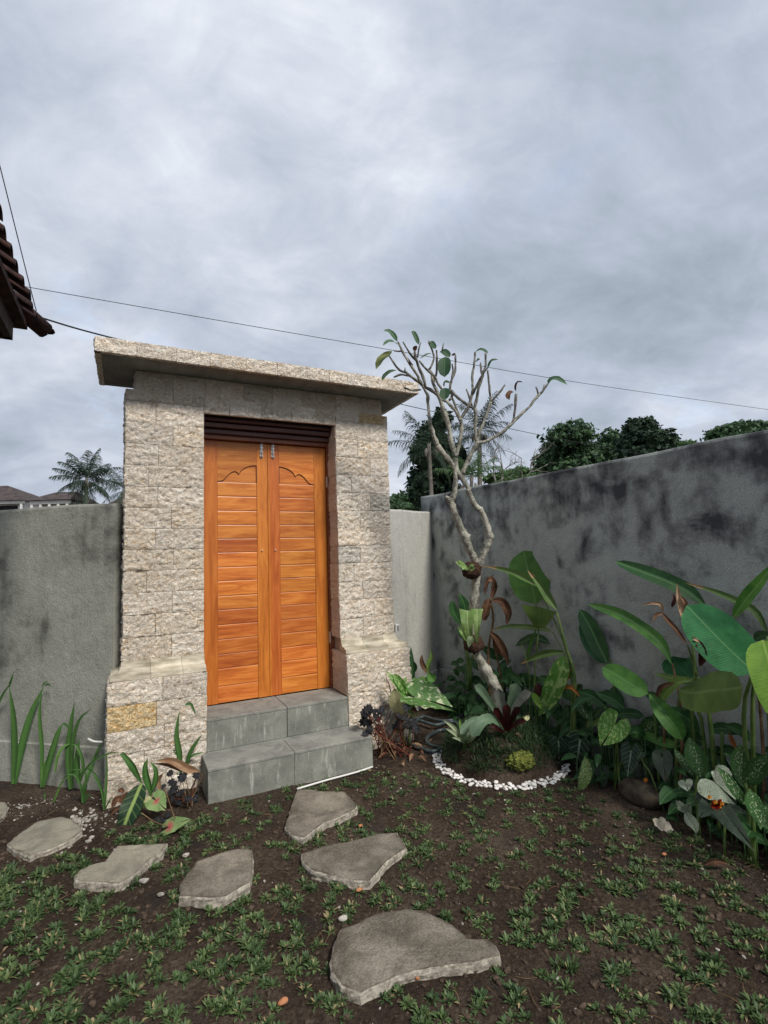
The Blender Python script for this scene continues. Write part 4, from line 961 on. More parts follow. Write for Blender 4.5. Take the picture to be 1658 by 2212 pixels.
# mondo grass on the mound
def tuft_blades(mb, c, nb, L0, L1, wd, lean, tint, seg=3, nrm=None):
    for _ in range(nb):
        a = U(0, 2 * math.pi); le = U(L0, L1); ln = U(*lean); wv = wd * U(.75, 1.2)
        dh = Vector((math.cos(a), math.sin(a), 0)); s_ = Vector((-dh.y, dh.x, 0)); p0 = Vector(c) + dh * U(0, .016); vs = []; fs = []
        tt = min(1, max(0, tint + U(-.22, .22))) if rnd() > .05 else 1.
        tw = U(-.5, .5)
        for i in range(seg + 1):
            t = i / seg; ang = ln * (.35 + .65 * t)
            q = p0 + dh * (le * t * math.sin(ang)) + Z * (le * t * math.cos(ang) * (1 - .12 * t))
            hw = wv / 2 * (.45 + 1.3 * t) * (1 - .45 * t ** 4) if i < seg else wv * .16
            ss = (s_ + Z * tw * .4).normalized()
            vs += [q - ss * hw, q + ss * hw]
        for i in range(seg): fs.append((2 * i, 2 * i + 1, 2 * i + 3, 2 * i + 2))
        mb.add(vs, fs, tt + .0001)
mg = MB()
for _ in range(520):
    a = U(0, 6.283); r = MR * .93 * math.sqrt(rnd()); x, y = MC.x + r * math.cos(a), MC.y + r * math.sin(a)
    if noise.noise(Vector((x * 5, y * 5, 2))) < -.28: continue
    tuft_blades(mg, (x, y, mz(x, y)), 11, .05, .11, .004, (.3, 1.5), .06)
for v_ in range(len(mg.a)): mg.a[v_] *= .5
tag(mg.build('mondo_grass', M['grass'], None), kind='stuff', label='dark narrow grass covering the mound under the frangipani', cat='grass')
mo = tag(blob('moss_cushion', on_z(1124, 1642, .125), .076, 'moss', None, (1.25, .95, .66), .30, 48, 6), 'bright yellow-green moss cushion on the front of the grassy mound', 'moss')
bg_ = empty('burgundy_seedling', on_z(1054, 1628, .10), 'small brownish red seedling in the dark grass left of the moss cushion', 'plant')
bd = depth(on_z(1054, 1628, .10)) - .05
for pts in ([(1056,1628),(1040,1620,-.02),(1022,1614,-.04)], [(1056,1628),(1062,1612),(1064,1600)], [(1056,1630),(1072,1626,-.03),(1088,1624,-.05)], [(1056,1630),(1044,1632,-.05),(1034,1640,-.08)], [(1056,1630),(1058,1640,-.05),(1060,1650,-.07)]):
    pleaf(bg_, pts, 10, bd, 'maroon', 'lance', n=6)

# pebble ring
pebm = []
for k in range(5):
    bm = bmesh.new(); bmesh.ops.create_icosphere(bm, subdivisions=2, radius=1)
    for v in bm.verts: v.co = Vector((v.co.x, v.co.y * .74, v.co.z * .5)) * (1 + .14 * noise.noise(v.co * 1.3 + Vector((k * 5, 0, 0))))
    me = bpy.data.meshes.new('pebble'); bm.to_mesh(me); bm.free(); me.polygons.foreach_set('use_smooth', [True] * len(me.polygons)); me.materials.append(M['pebble']); pebm.append(me)
cnt = 0
a0 = math.atan2(.32, -.25); a1 = math.atan2(-.30, .30) + 2 * math.pi
placed = []
for k in range(900):
    if cnt >= 190: break
    a = U(a0, a1); rr_ = MR + .0 + U(-.022, .045)
    x, y = MC.x + rr_ * math.cos(a), MC.y + rr_ * math.sin(a); s_ = U(.0125, .021)
    lay = 0
    for (px_, py_, ps) in placed:
        if (x - px_) ** 2 + (y - py_) ** 2 < ((s_ + ps) * .66) ** 2: lay += 1
    if lay > 0 and not (lay == 1 and rnd() < .12): continue
    o = bpy.data.objects.new('white_pebble', pebm[cnt % 5]); COL.objects.link(o); o.location = (x, y, gz(x, y) + s_ * .42 + lay * .012)
    o.scale = (s_ * U(.9, 1.25), s_ * U(.9, 1.1), s_ * U(.8, 1.1)); o.rotation_euler = (U(-.2, .2), U(-.2, .2), U(0, 6.3))
    tag(o, 'smooth white pebble in the curved row edging the frangipani mound', 'pebble', 'white pebbles edging the frangipani mound'); placed.append((x, y, s_)); cnt += 1

# garden hose
hs = []
loops = [[(868,1552),(874,1590),(895,1620),(935,1627),(968,1612),(985,1590)], ]
hz = .012
h1 = [on_z(u, v, z_) for u, v, z_ in ((1010,1535,.05),(985,1552,.04),(950,1556,.03),(915,1548,.02),(893,1556,.02),(880,1575,.015),(884,1598,.012),(905,1618,.012),(940,1627,.012),(975,1622,.012),(1000,1600,.02),(1002,1570,.02),(975,1558,.04),(940,1565,.045),(905,1556,.045),(885,1562,.04),(876,1580,.035),(880,1600,.03),(900,1612,.03),(935,1622,.03),(965,1610,.03),(984,1592,.03),(975,1578,.03),(950,1577,.02),(925,1590,.015),(922,1604,.012),(940,1612,.012),(968,1614,.012),(990,1605,.012))]
tag(tube('garden_hose', h1, .0135, M['hose'], None, 10, 6), 'dark blue-grey garden hose coiled on the soil between steps and mound', 'hose')
ft = empty('standpipe', on_x(1092, 1500, 2.93), 'thin dark water pipe rising from the soil in the wall corner', 'pipe')
tube('riser', [on_x(1090, 1540, 2.95), on_x(1090, 1470, 2.95), on_x(1092, 1462, 2.93), on_x(1100, 1459, 2.90)], .011, M['hose'], ft, 8, 3)

# ------------------------------------------------------------------ big-leaved plants along the right wall
c4 = lambda pts: [(769.4 + .3027 * p[0], 1170.9 + .3027 * p[1]) + tuple(p[2:]) for p in pts]
c5 = lambda pts: [(1189.6 + .3175 * p[0], 1137.4 + .3175 * p[1]) + tuple(p[2:]) for p in pts]
dA = ('x', 2.80)
A_ = empty('banana_like_plant', at2(1225, 1600, dA), 'tall broad-leaved plant right of the frangipani with one big round leaf and several rolled leaves', 'plant')
camup = Vector((-.85, -.5, .15)).normalized()
pleaf(A_, c4([(1280,440,.12),(1250,300,.14),(1220,180,.16),(1190,60,.2)]), 88, dA, 'tipped', 'oval', up=camup, fold=.12, wave=.04, n=14)
pleaf(A_, c4([(1300,318,0),(1200,262,-.02),(1100,215,-.05),(905,165,-.1)]), 17, dA, 'rolled', 'lance', fold=.9, n=12)
pleaf(A_, c4([(1435,490,0),(1370,400,0),(1310,310,-.03),(1220,198,-.05)]), 20, dA, 'rolled', 'lance', fold=.8, n=12)
pleaf(A_, c4([(1300,610,0),(1305,550,-.02),(1310,462,-.03)]), 78, dA, 'olive', 'fan', up=camup, fold=.25, n=8)
pleaf(A_, c4([(1400,640,0),(1300,618,0),(1100,604,-.03),(945,632,-.05)]), 13, dA, 'rolled', 'lance', fold=.8, n=12)
pleaf(A_, c4([(1490,785,0),(1380,795,-.04),(1280,822,-.08),(1165,870,-.12)]), 17, dA, 'rolled', 'lance', fold=.8, n=12)
pleaf(A_, c4([(1492,800,0),(1450,950,-.03),(1380,1110,-.06),(1298,1236,-.08)]), 44, dA, 'varieg', 'lance', up=camup, fold=.5, wave=.12, n=14)
for pts, r0 in (([(1520,1290),(1560,1000),(1500,760),(1430,500)], .013), ([(1500,1290),(1540,1050),(1480,720),(1300,318)], .011), ([(1290,1300),(1270,1000),(1300,620)], .009), ([(1230,1300),(1235,1000),(1210,830),(1175,720)], .006), ([(1300,620),(1290,540),(1280,440,.1)], .007), ([(1510,1200),(1560,960),(1500,790)], .008), ([(1545,960),(1500,830),(1400,640)], .006)):
    stem(A_, c4(pts), dA, r0, r0 * .6)
pleaf(A_, c4([(1215,840,.1),(1245,720,.1),(1290,600,.1)]), 9, dA, 'canna', 'strap', n=6)
pleaf(A_, c4([(1130,740,.3),(1230,690,.3),(1320,690,.3),(1380,730,.3)]), 22, dA, 'canna_dark', 'lance', n=8)
pleaf(A_, c4([(1600,1110,0),(1540,1040,-.02),(1490,1040,-.03),(1440,1095,-.04)]), 9, dA, 'orange', 'lance', fold=.6, n=8)
pleaf(A_, c4([(1490,980,0),(1520,945,0),(1560,880,0)]), 11, dA, 'orange', 'lance', n=6)
pleaf(A_, c4([(1250,1070,-.1),(1290,1130,-.1),(1320,1190,-.1)]), 15, dA, 'canna_yellow', 'lance', n=6)
pleaf(A_, c4([(1290,1000,0),(1300,1060,0),(1290,1120,0)]), 16, dA, 'maroon', 'lance', n=6)
# dried leaves behind the trunk
B_ = empty('withered_plant', at(1075, 1560, 4.3), 'withered brown drooping leaves hanging behind the frangipani trunk', 'plant')
for pts, w_ in (([(960,420,0),(985,330,0),(965,275,-.03),(935,285,-.05),(915,380,-.05)],16), ([(915,560,0),(935,480,0),(970,415,-.02)],18), ([(950,400,-.02),(930,470,-.03),(900,560,-.04)],20), ([(970,415,-.02),(1040,430,-.06),(1085,510,-.08),(1070,590,-.08)],20),
                ([(955,640,0),(1010,700,-.03),(1060,790,-.04),(1085,880,-.05)],17), ([(985,660,0),(1000,760,0),(1070,830,0)],12)):
    pleaf(B_, c4(pts), w_, 4.3, 'dry', 'lance', fold=.7, wave=.25, n=14)
stem(B_, c4([(960,1200),(940,800),(975,560),(960,420)]), 4.32, .014, .008, 'stem_br'); stem(B_, c4([(1050,1200),(1020,900),(960,640)]), 4.32, .012, .006, 'stem_br')
# dark leaves in the corner behind the trunk
C_ = empty('canna_plant', at(1010, 1560, 4.5), 'dark green plant with paired upright leaves in the wall corner left of the trunk', 'plant')
for pts, w_, mt in (([(745,575),(775,480),(760,420),(735,365)],22,'canna_dark'), ([(760,600),(700,510),(685,450),(680,415)],19,'canna_dark'), ([(780,690),(740,640),(735,600)],14,'canna_dark'), ([(1050,830,0),(960,790,-.05),(890,740,-.1)],22,'canna_dark'),
                    ([(390,1250,-.35),(395,1050,-.35),(395,870,-.35),(388,740,-.35)],13,'canna_dark')):
    pleaf(C_, c4(pts), w_, 4.5, mt, 'lance', n=10)
for pts in ([(800,1050),(790,850),(745,575)], [(815,1050),(820,850),(835,790)], [(790,1050),(810,900),(780,690)]): stem(C_, c4(pts), 4.5, .012, .007)
D_ = empty('canna_plant', at(925, 1560, 4.35), 'thin plant with twisted red-brown bud leaves beside the pale wall piece', 'plant')
for pts, w_, mt in (([(520,940),(480,890),(465,840),(470,800)],11,'dry'), ([(520,940),(510,880),(535,820),(528,760)],11,'olive'), ([(560,990),(530,960),(510,920)],20,'canna'), ([(440,1010),(480,990),(510,960)],22,'varieg'), ([(395,1040),(420,1050),(470,1055)],8,'canna'), ([(400,930),(415,890),(400,840)],14,'canna_dark')):
    pleaf(D_, c4(pts), w_, 4.35, mt, 'lance', fold=.5, n=8, wave=.1)
stem(D_, c4([(500,1200),(520,1050),(520,940)]), 4.35, .009, .006)
# variegated elephant ears right of the gate
E_ = empty('elephant_ear_plant', at(900, 1580, 3.95), 'variegated elephant ear with a large cream-splashed green leaf beside the gate plinth', 'plant')
Ed = 3.92
pheart(E_, (900, 1507, -.02), (986, 1528, -.12), 80, Ed, 'varieg_w', up=Vector((-.2, -.45, .85)), wave=.10, cup=.45)
pheart(E_, (868, 1488, 0), (835, 1447, -.05), 22, Ed, 'varieg', cup=.3)
pleaf(E_, [(875,1498,0),(866,1478,-.02),(856,1463,-.02),(850,1455,-.02)], 19, Ed, 'varieg', 'lance', fold=.5, n=8)
pleaf(E_, [(863,1545,-.02),(858,1515,-.03),(852,1485,-.02)], 42, Ed, 'cream', 'lance', up=camup, fold=.15, n=10)
pleaf(E_, [(868,1478,-.02),(874,1470,-.02),(878,1462,0)], 8, Ed, 'varieg', 'lance', n=6)
for pts, r0, mt in (([(884,1610),(886,1550),(900,1507)], .008, 'stem'), ([(878,1610),(852,1520),(858,1490),(868,1486)], .006, 'stem_br'), ([(874,1610),(866,1560),(862,1545)], .007, 'stem'), ([(868,1600),(848,1520),(838,1500),(826,1484)], .004, 'stem_br'), ([(866,1590),(847,1510),(840,1478),(834,1465)], .005, 'stem_red')):
    stem(E_, pts, Ed, r0, r0 * .6, mt)
for k in range(5): pheart(E_, (U(872,888), U(1500,1530), .05), (U(880,905), U(1530,1560), -.02), 20, Ed, 'varieg', cup=.2)

def coral_leaf(par, c, r, mat='coral', up=None, n=16):
    """small lobed, crinkled leaf"""
    c = Vector(c); up = up or Vector((U(-.5, .2), U(-.9, -.3), U(.3, 1))).normalized(); S = up.orthogonal().normalized(); T_ = up.cross(S); vs = [c]; uv = [(0, 0)]; fs = []
    for k in range(n):
        a = 2 * math.pi * k / n; rr_ = r * (1 if k % 2 else .72) * U(.85, 1.15)
        vs.append(c + (S * math.cos(a) + T_ * math.sin(a)) * rr_ + up * r * U(-.25, .2)); uv.append((math.cos(a), math.sin(a)))
        vs.append(c + (S * math.cos(a) + T_ * math.sin(a)) * rr_ * .55 + up * r * U(-.1, .12)); uv.append((math.cos(a) * .5, math.sin(a) * .5))
    for k in range(n):
        a, b_ = 1 + 2 * k, 1 + 2 * ((k + 1) % n); fs += [(0, a + 1, b_ + 1), (a + 1, a, b_, b_ + 1)]
    return mk('leaf', vs, fs, L[mat], par, False, uv)
Fd = 3.80
F_ = empty('black_leaved_plant', at(840, 1620, Fd), 'nearly black crinkled plant with wine-red stalks right of the steps', 'plant')
for k in range(30):
    u_ = U(785, 900); v_ = 1530 + .0 * u_ + abs(u_ - 845) * .25 + U(-14, 42); dd = U(-.16, .16)
    coral_leaf(F_, at(u_, v_, Fd + dd), U(.022, .048), 'coral' if rnd() < .8 else 'maroon')
    b0 = on_z(U(810, 895), U(1612, 1642), 0)
    tube('stem', [b0, (b0 + at(u_, v_, Fd + dd)) / 2 + Vector((U(-.02, .02), U(-.02, .02), 0)), at(u_, v_, Fd + dd)], [.0045, .0035, .002], M[('stem_red', 'stem_br', 'stem_red')[k % 3]], F_, 5, 2)
for k in range(12):
    b0 = on_z(U(815, 925), U(1605, 1650), .012); a = U(0, 6.3); e = b0 + Vector((math.cos(a), math.sin(a), 0)) * U(.05, .1) + Z * U(-.002, .03)
    leaf(F_, [b0, (b0 + e) / 2 + Z * .02, e], U(.015, .035), 'dry_pale' if k % 3 else 'dry', 'lance', n=6, wave=.3, fold=.4, name='withered_leaf')

# spotted and low plants, right bed, row 1 (behind)
G_ = empty('spotted_dieffenbachia', at2(1262, 1640, ('x', 2.84)), 'white-speckled upright plant between the round leaf plant and the lime green leaf', 'plant'); d_ = ('x', 2.84)
for pts, w_, mt in (([(1275,1555),(1262,1535),(1250,1515),(1240,1500)],24,'spot'), ([(1275,1555),(1290,1540),(1296,1525)],16,'spot'), ([(1228,1560),(1226,1540),(1222,1520)],24,'spot'), ([(1265,1560),(1285,1560),(1298,1550)],16,'spot_pale'), ([(1262,1565),(1270,1580),(1282,1592)],16,'spot_pale'), ([(1300,1520,.1),(1310,1500,.1),(1316,1490,.1)],20,'canna_dark'), ([(1340,1540,.1),(1330,1515,.1),(1322,1490,.1)],26,'canna_dark')): pleaf(G_, pts, w_, d_, mt, 'lance', n=10, wave=.08)
for pts in ([(1262,1700),(1268,1620),(1272,1555)], [(1230,1690),(1230,1600),(1228,1560)], [(1320,1650,.1),(1325,1580,.1),(1330,1530,.1)]): stem(G_, pts, d_, .010, .007)
H_ = empty('lime_caladium', at2(1335, 1680, ('x', 2.74)), 'mottled lime green heart-shaped leaf above the dark boulder', 'plant')
pheart(H_, (1326, 1566, -.02), (1294, 1612, -.1), 62, ('x', 2.74), 'varieg', up=camup, wave=.12, lobe=.5)
pheart(H_, (1316, 1530, .05), (1330, 1535, 0), 18, ('x', 2.74), 'varieg')
stem(H_, [(1325,1720),(1335,1640),(1326,1566)], ('x', 2.74), .007, .004); stem(H_, [(1325,1720),(1330,1600),(1316,1530)], ('x', 2.75), .006, .004)
I_ = empty('dark_veined_anthurium', at2(1225, 1690, ('x', 2.72)), 'almost black heart-shaped leaves with white veins at the right end of the pebbles', 'plant')
for a, t, w_ in (((1206,1603),(1208,1657),50), ((1252,1600),(1243,1668),46), ((1385,1625,.02),(1376,1640),18)): pheart(I_, a, t, w_, ('x', 2.70), 'darkvein', up=camup, lobe=.25)
for pts in ([(1210,1700),(1215,1640,.03),(1206,1603)], [(1235,1700),(1255,1650,.03),(1252,1600)]): stem(I_, pts, ('x', 2.72), .005, .003, 'stem_br')
J_ = empty('spotted_dieffenbachia', at2(1262, 1705, ('x', 2.62)), 'drooping pale-speckled leaf hanging low right of the white pebbles', 'plant')
pleaf(J_, [(1262,1635,0),(1266,1665,-.05),(1258,1690,-.08),(1249,1708,-.1)], 25, ('x', 2.62), 'spot_pale', 'lance', n=12, wave=.1, up=camup); pleaf(J_, [(1264,1635,0),(1275,1660,-.03),(1272,1690,-.06)], 16, ('x', 2.63), 'spot', 'lance', n=8, up=camup)
stem(J_, [(1270,1715,.06),(1272,1660,.04),(1262,1635)], ('x', 2.62), .008, .006)
K_ = empty('alocasia_plant', at2(1365, 1700, ('x', 2.72)), 'small dark arrow-shaped leaf with bold white veins above the boulder', 'plant')
pheart(K_, (1362,1625), (1355,1678,-.06), 40, ('x', 2.72), 'darkvein', up=camup, lobe=.45)
stem(K_, [(1340,1705),(1336,1665),(1345,1640),(1362,1625)], ('x', 2.72), .006, .004, 'stem')
stem(K_, [(1430,1685),(1405,1672),(1390,1650),(1378,1622)], ('x', 2.74), .005, .004, 'stem')
pheart(K_, (1430,1637,-.05), (1436,1690,-.1), 40, ('x', 2.74), 'grey', up=camup)
pheart(K_, (1300,1665,0), (1305,1700,-.05), 30, ('x', 2.72), 'grey', up=camup); pheart(K_, (1283,1625,0), (1300,1636,-.05), 20, ('x', 2.72), 'grey', up=camup)
N_ = empty('spotted_dieffenbachia', at2(1400, 1680, ('x', 2.80)), 'low speckled leaves spreading sideways over the boulder', 'plant')
for pts, w_, mt in (([(1470,1612),(1435,1603),(1400,1590),(1362,1590)],20,'canna'), ([(1400,1600,.05),(1370,1580,.03),(1345,1570,0)],24,'spot'), ([(1380,1600,.03),(1400,1570,.03),(1418,1556,.03)],30,'spot'), ([(1370,1585,.05),(1350,1570,.05),(1340,1562,.05)],18,'spot')): pleaf(N_, pts, w_, ('x', 2.80), mt, 'lance', n=10)
stem(N_, [(1400,1720),(1395,1660),(1385,1600)], ('x', 2.82), .008, .005)

# big canna clump
dC = ('x', 2.80)
P_ = empty('canna_clump', at2(1500, 1720, dC), 'large clump of broad paddle leaves leaning on the right wall', 'plant')
def cl(pts, w_, mt, prof='lance', dd=0., **k): return pleaf(P_, c5([(p[0], p[1], dd + (p[2] if len(p) > 2 else 0)) for p in pts]), w_, dC, mt, prof, **k)
cl([(1060,550,.1),(950,455,.08),(800,375,.05),(620,305,.02),(435,235,0)], 34, 'canna_dark', 'paddle', fold=.3, n=16)
cl([(1475,745,.1),(1400,590,.08),(1270,512,.06),(1100,440,.04),(915,383,.02)], 17, 'rolled', 'lance', fold=.9, n=14)
cl([(1235,625,-.05),(1330,490,-.07),(1420,380,-.1),(1530,230,-.12)], 30, 'canna', 'lance', fold=.35, n=12)
cl([(820,935,0),(750,800,0),(620,690,0),(450,590,-.03),(250,525,-.05)], 27, 'canna', 'paddle', fold=.35, n=16)
cl([(385,930,.2),(320,800,.2),(270,690,.2),(195,560,.2)], 38, 'canna_dark', 'oval', fold=.3, n=12, up=camup)
cl([(375,930,.24),(290,840,.24),(240,750,.24),(205,640,.24)], 26, 'canna_blue', 'oval', fold=.2, n=12, up=camup)
cl([(660,1135,-.05),(560,1080,-.08),(450,1010,-.1),(350,955,-.12)], 47, 'canna', 'oval', fold=.2, n=12)
cl([(1385,990,-.12),(1230,850,-.16),(1080,700,-.2),(922,535,-.22)], 102, 'canna_blue', 'oval', fold=.12, wave=.03, n=16)
cl([(870,1110,-.15),(960,1130,-.22),(1100,1112,-.3),(1200,1105,-.34),(1302,1090,-.36)], 88, 'olive', 'oval', fold=-.18, wave=.10, n=16)
cl([(745,1190,-.05),(800,1110,-.1),(870,1060,-.15),(960,1045,-.2)], 26, 'olive', 'lance', fold=.4, n=10)
cl([(1440,770,-.25),(1475,900,-.3),(1515,1050,-.33),(1560,1340,-.36)], 84, 'canna_yellow', 'oval', fold=.2, n=14, up=camup)
cl([(980,1060,.12),(900,980,.12),(850,930,.12),(830,880,.1)], 62, 'canna_blue', 'oval', fold=.1, n=10, up=camup)
cl([(1000,1040,.05),(880,1040,.02),(780,1020,0),(700,995,0)], 16, 'olive', 'lance', n=10)
cl([(895,1450,-.05),(830,1340,-.08),(740,1230,-.1),(668,1135,-.1)], 42, 'canna', 'lance', fold=.4, n=12)
cl([(930,1500,.05),(945,1400,.05),(930,1290,.05),(900,1220,.05)], 38, 'canna_dark', 'lance', n=10, up=camup)
cl([(1380,770,.05),(1430,745,.05),(1500,735,.02)], 26, 'canna_dark', 'lance', n=8)
cl([(480,1240,.2),(440,1150,.2),(425,1080,.2)], 28, 'canna_dark', 'lance', n=8, up=camup)
for pts, w_, mt in (([(955,750,-.1),(900,600,-.1),(870,480,-.1),(858,385,-.1)],13,'dry_pale'), ([(925,800,-.1),(850,700,-.1),(780,620,-.1),(745,575,-.1)],11,'dry'), ([(762,580,-.1),(745,530,-.12),(690,522,-.14),(612,535,-.16)],8,'dry_pale'), ([(765,590,-.1),(720,600,-.12),(690,645,-.14)],9,'dry_pale'),
                    ([(1010,950,-.22),(1035,880,-.24),(1010,800,-.25),(965,765,-.25)],17,'maroon'), ([(935,785,-.25),(970,762,-.26),(1015,790,-.25)],9,'dry_pale'), ([(715,1160,-.1),(760,1090,-.12),(850,1060,-.14)],12,'dry'), ([(1190,900,.05),(1100,890,.05),(1040,890,.05)],9,'dry'), ([(820,550,0),(840,500,0),(830,455,0)],8,'maroon'), ([(880,470,-.1),(915,520,-.1),(905,570,-.1)],9,'dry'), ([(1260,1510,.1),(1230,1450,.1),(1210,1390,.1)],10,'orange'), ([(1100,1530,.1),(1180,1545,.1),(1250,1540,.1)],7,'dry')):
    cl(pts, w_, mt, 'lance', fold=.6, wave=.25, n=10)
for pts, r0 in (([(1115,1610),(1090,1400),(1060,1200),(1000,1020)], .014), ([(1000,1650),(960,1300),(980,1000),(955,750)], .011), ([(990,1010),(960,900),(925,800)], .008), ([(850,1640),(850,1400),(880,1120)], .013), ([(780,1640),(770,1450),(775,1300)], .009), ([(1340,1640),(1310,1300),(1370,1000)], .013), ([(1480,1500),(1475,1200),(1470,745)], .010), ([(720,1560),(700,1250),(662,1140)], .008), ([(450,1600,.2),(430,1120,.2),(400,900,.2)], .010), ([(1150,1620),(1160,1480),(1165,1400)], .008), ([(850,1640),(890,1300),(825,930)], .009), ([(1400,1640,.05),(1420,1200,.05),(1235,625)], .009), ([(1040,1640),(1020,1300),(870,1110,-.1)], .012), ([(1340,1600),(1370,1300,-.1),(1385,990,-.12)], .012)):
    stem(P_, c5([(p[0], p[1], (p[2] if len(p) > 2 else 0) + .0) for p in pts]), dC, r0, r0 * .6, 'stem' if r0 != .009 else 'stem_br')
# speckled plants in front
dS = ('x', 2.66); dW = ('x', 2.58); dV = ('x', 2.52)
Q_ = empty('spotted_dieffenbachia', at2(1510, 1750, dS), 'dark speckled leaf standing left of the white caladium', 'plant')
pleaf(Q_, c5([(1020,1700),(1000,1600),(965,1520),(940,1430)]), 42, dS, 'spot', 'lance', n=12, up=camup); pleaf(Q_, c5([(975,1700),(920,1620),(870,1560),(838,1508)]), 18, dS, 'spot', 'lance', n=8)
stem(Q_, c5([(1000,1960),(985,1800),(1000,1690)]), dS, .009, .007); pheart(Q_, (1480,1690,0), (1485,1708,-.03), 30, dS, 'white', up=camup)
R2 = empty('spotted_dieffenbachia', at2(1605, 1780, dS), 'pair of heavily speckled leaves at the right above the red flower', 'plant')
for pts, w_, mt in (([(1320,1760),(1290,1650),(1280,1560),(1292,1478)],36,'spot'), ([(1310,1740),(1370,1690),(1420,1610),(1475,1550)],38,'spot'), ([(1340,1900,-.1),(1260,1800,-.14),(1190,1700,-.16),(1130,1635,-.18)],22,'spot'), ([(1350,1790,-.1),(1380,1880,-.16),(1430,1980,-.2),(1480,2060,-.24)],34,'spot'), ([(1460,1900,-.1),(1440,1950,-.14),(1425,2060,-.2)],24,'spot'), ([(1440,1620,.05),(1470,1640,.05),(1500,1690,0)],22,'canna_dark')): pleaf(R2, c5(pts), w_, dS, mt, 'lance', n=12, up=camup if w_ > 30 else None)
stem(R2, c5([(1340,2080),(1345,1900),(1320,1740)]), dS, .012, .009); stem(R2, c5([(1360,2080,-.05),(1370,1900,-.05),(1345,1790,-.08)]), dS, .010, .008)
WC = empty('white_caladium', at2(1560, 1790, dW), 'large white arrow-shaped caladium leaf with green flecks above the red flower', 'plant')
pheart(WC, (1545,1690,-.0), (1585,1733,-.06), 82, dW, 'white', up=Vector((-.85, -.3, .45)), lobe=.45, wave=.10)
stem(WC, [(1560,1800),(1562,1740,.05),(1545,1690)], dW, .006, .004)
WD = empty('white_caladium', at2(1500, 1800, dV), 'narrow white caladium leaves hanging low beside the bed edge', 'plant')
pleaf(WD, c5([(915,1945),(890,1910),(870,1885),(845,1880)]), 18, dV, 'white', 'lance', n=8, up=camup); pleaf(WD, c5([(910,1940),(945,1990),(975,2030),(988,2085)]), 24, dV, 'white', 'lance', n=8, up=camup); pheart(WD, (1482,1750), (1490,1733,-.02), 20, dV, 'white', up=camup)
stem(WD, c5([(960,2060,.08),(930,1990,.05),(915,1945)]), dV, .004, .003)
RF = empty('red_flower', on_z(1550, 1790, .0), 'red flower head with orange-yellow tips under the white caladium', 'flower')
fd = ('x', 2.44)
for k in range(26):
    a = U(0, 6.28); r_ = U(6, 18); e = (1548 + r_ * math.cos(a), 1737 + r_ * .9 * math.sin(a), U(-.08, -.02))
    leaf(RF, px([(1548, 1739, 0), ((1548 + e[0]) / 2, (1739 + e[1]) / 2 - 2, -.03), e], fd), .016, 'orange' if k % 5 == 0 else 'redp', 'lance', n=6, fold=.5, name='petal') if False else None
L['redp'] = leafmat('red_petal', (.52, .035, .012), (.26, .012, .008), None); L['yelp'] = leafmat('orange_petal', (.85, .36, .03), (.80, .22, .02), None)
for k in range(30):
    a = U(0, 6.28); r_ = U(5, 17); e = (1548 + r_ * math.cos(a), 1737 + r_ * .9 * math.sin(a), U(-.08, -.02))
    leaf(RF, px([(1548, 1739, 0), ((1548 + e[0]) / 2, (1739 + e[1]) / 2 - 2, -.03), e], fd), U(.008, .015), 'yelp' if k in (3, 9, 15, 21) else 'redp', 'oval', n=6, fold=.5, name='petal')
for x_, y_ in ((1532,1720),(1545,1731),(1559,1734)): pleaf(RF, [(x_ - 4, y_ + 5, -.09), (x_, y_, -.10), (x_ + 4, y_ + 4, -.10)], 7, fd, 'yelp', 'oval', n=5, name='petal')
stem(RF, [(1552,1790,.08),(1550,1760,.03),(1548,1739)], fd, .006, .005)
for a, t, w_ in (((1530,1740,.06),(1505,1765),34), ((1560,1752,0),(1626,1832,-.08),40), ((1545,1755,0),(1585,1790,-.05),24), ((1575,1745,.05),(1610,1752,0),22), ((1520,1715,.1),(1498,1735,.06),26)): pheart(RF, a, t, w_, fd, 'grey', up=Vector((-.75, -.3, .7)), lobe=.12)
SF = empty('small_flower', on_z(1400, 1712, 0), 'tiny orange flower among dull leaves just behind the boulder', 'flower')
pleaf(SF, [(1392,1690),(1394,1684),(1397,1680)], 7, ('x', 2.74), 'yelp', 'oval', n=5, name='petal'); pheart(SF, (1396,1690,.03), (1370,1700,-.02), 22, ('x', 2.74), 'grey', up=camup); pheart(SF, (1400,1692,.03), (1432,1705,-.02), 24, ('x', 2.74), 'grey', up=camup); stem(SF, [(1402,1722),(1397,1700),(1394,1688)], ('x', 2.74), .004, .003, 'stem_br')
# filler low foliage in the dark bed
for (u_, v_, n_, mt, lab) in ((1180, 1610, 5, 'canna', 'small dull green seedling right behind the moss cushion'), (1460, 1700, 6, 'grey', 'low grey-green leaves between boulder and speckled plant'), (1640, 1790, 6, 'canna_dark', 'dark low leaves at the right edge of the photo'), (1150, 1560, 6, 'canna', 'bright green young shoots beside the bromeliad')):
    g_ = on_z(u_, v_, 0); r0_ = empty('low_plant', g_, lab, 'plant')
    for k in range(n_):
        a = U(0, 6.28); tip = g_ + Vector((math.cos(a) * U(.05, .13), math.sin(a) * U(.05, .13), U(.05, .20))); 
        heart(r0_, (g_ + tip * 3) / 4 + Z * .02, tip + Vector((math.cos(a) * .05, math.sin(a) * .05, -.03)), U(.05, .09), mt, up=Vector((-.3, -.5, .8)))
        tube('stem', [g_, (g_ + tip) / 2 + Z * .03, (g_ + tip * 3) / 4 + Z * .02], [.004, .003, .002], M['stem'], r0_, 5, 2)

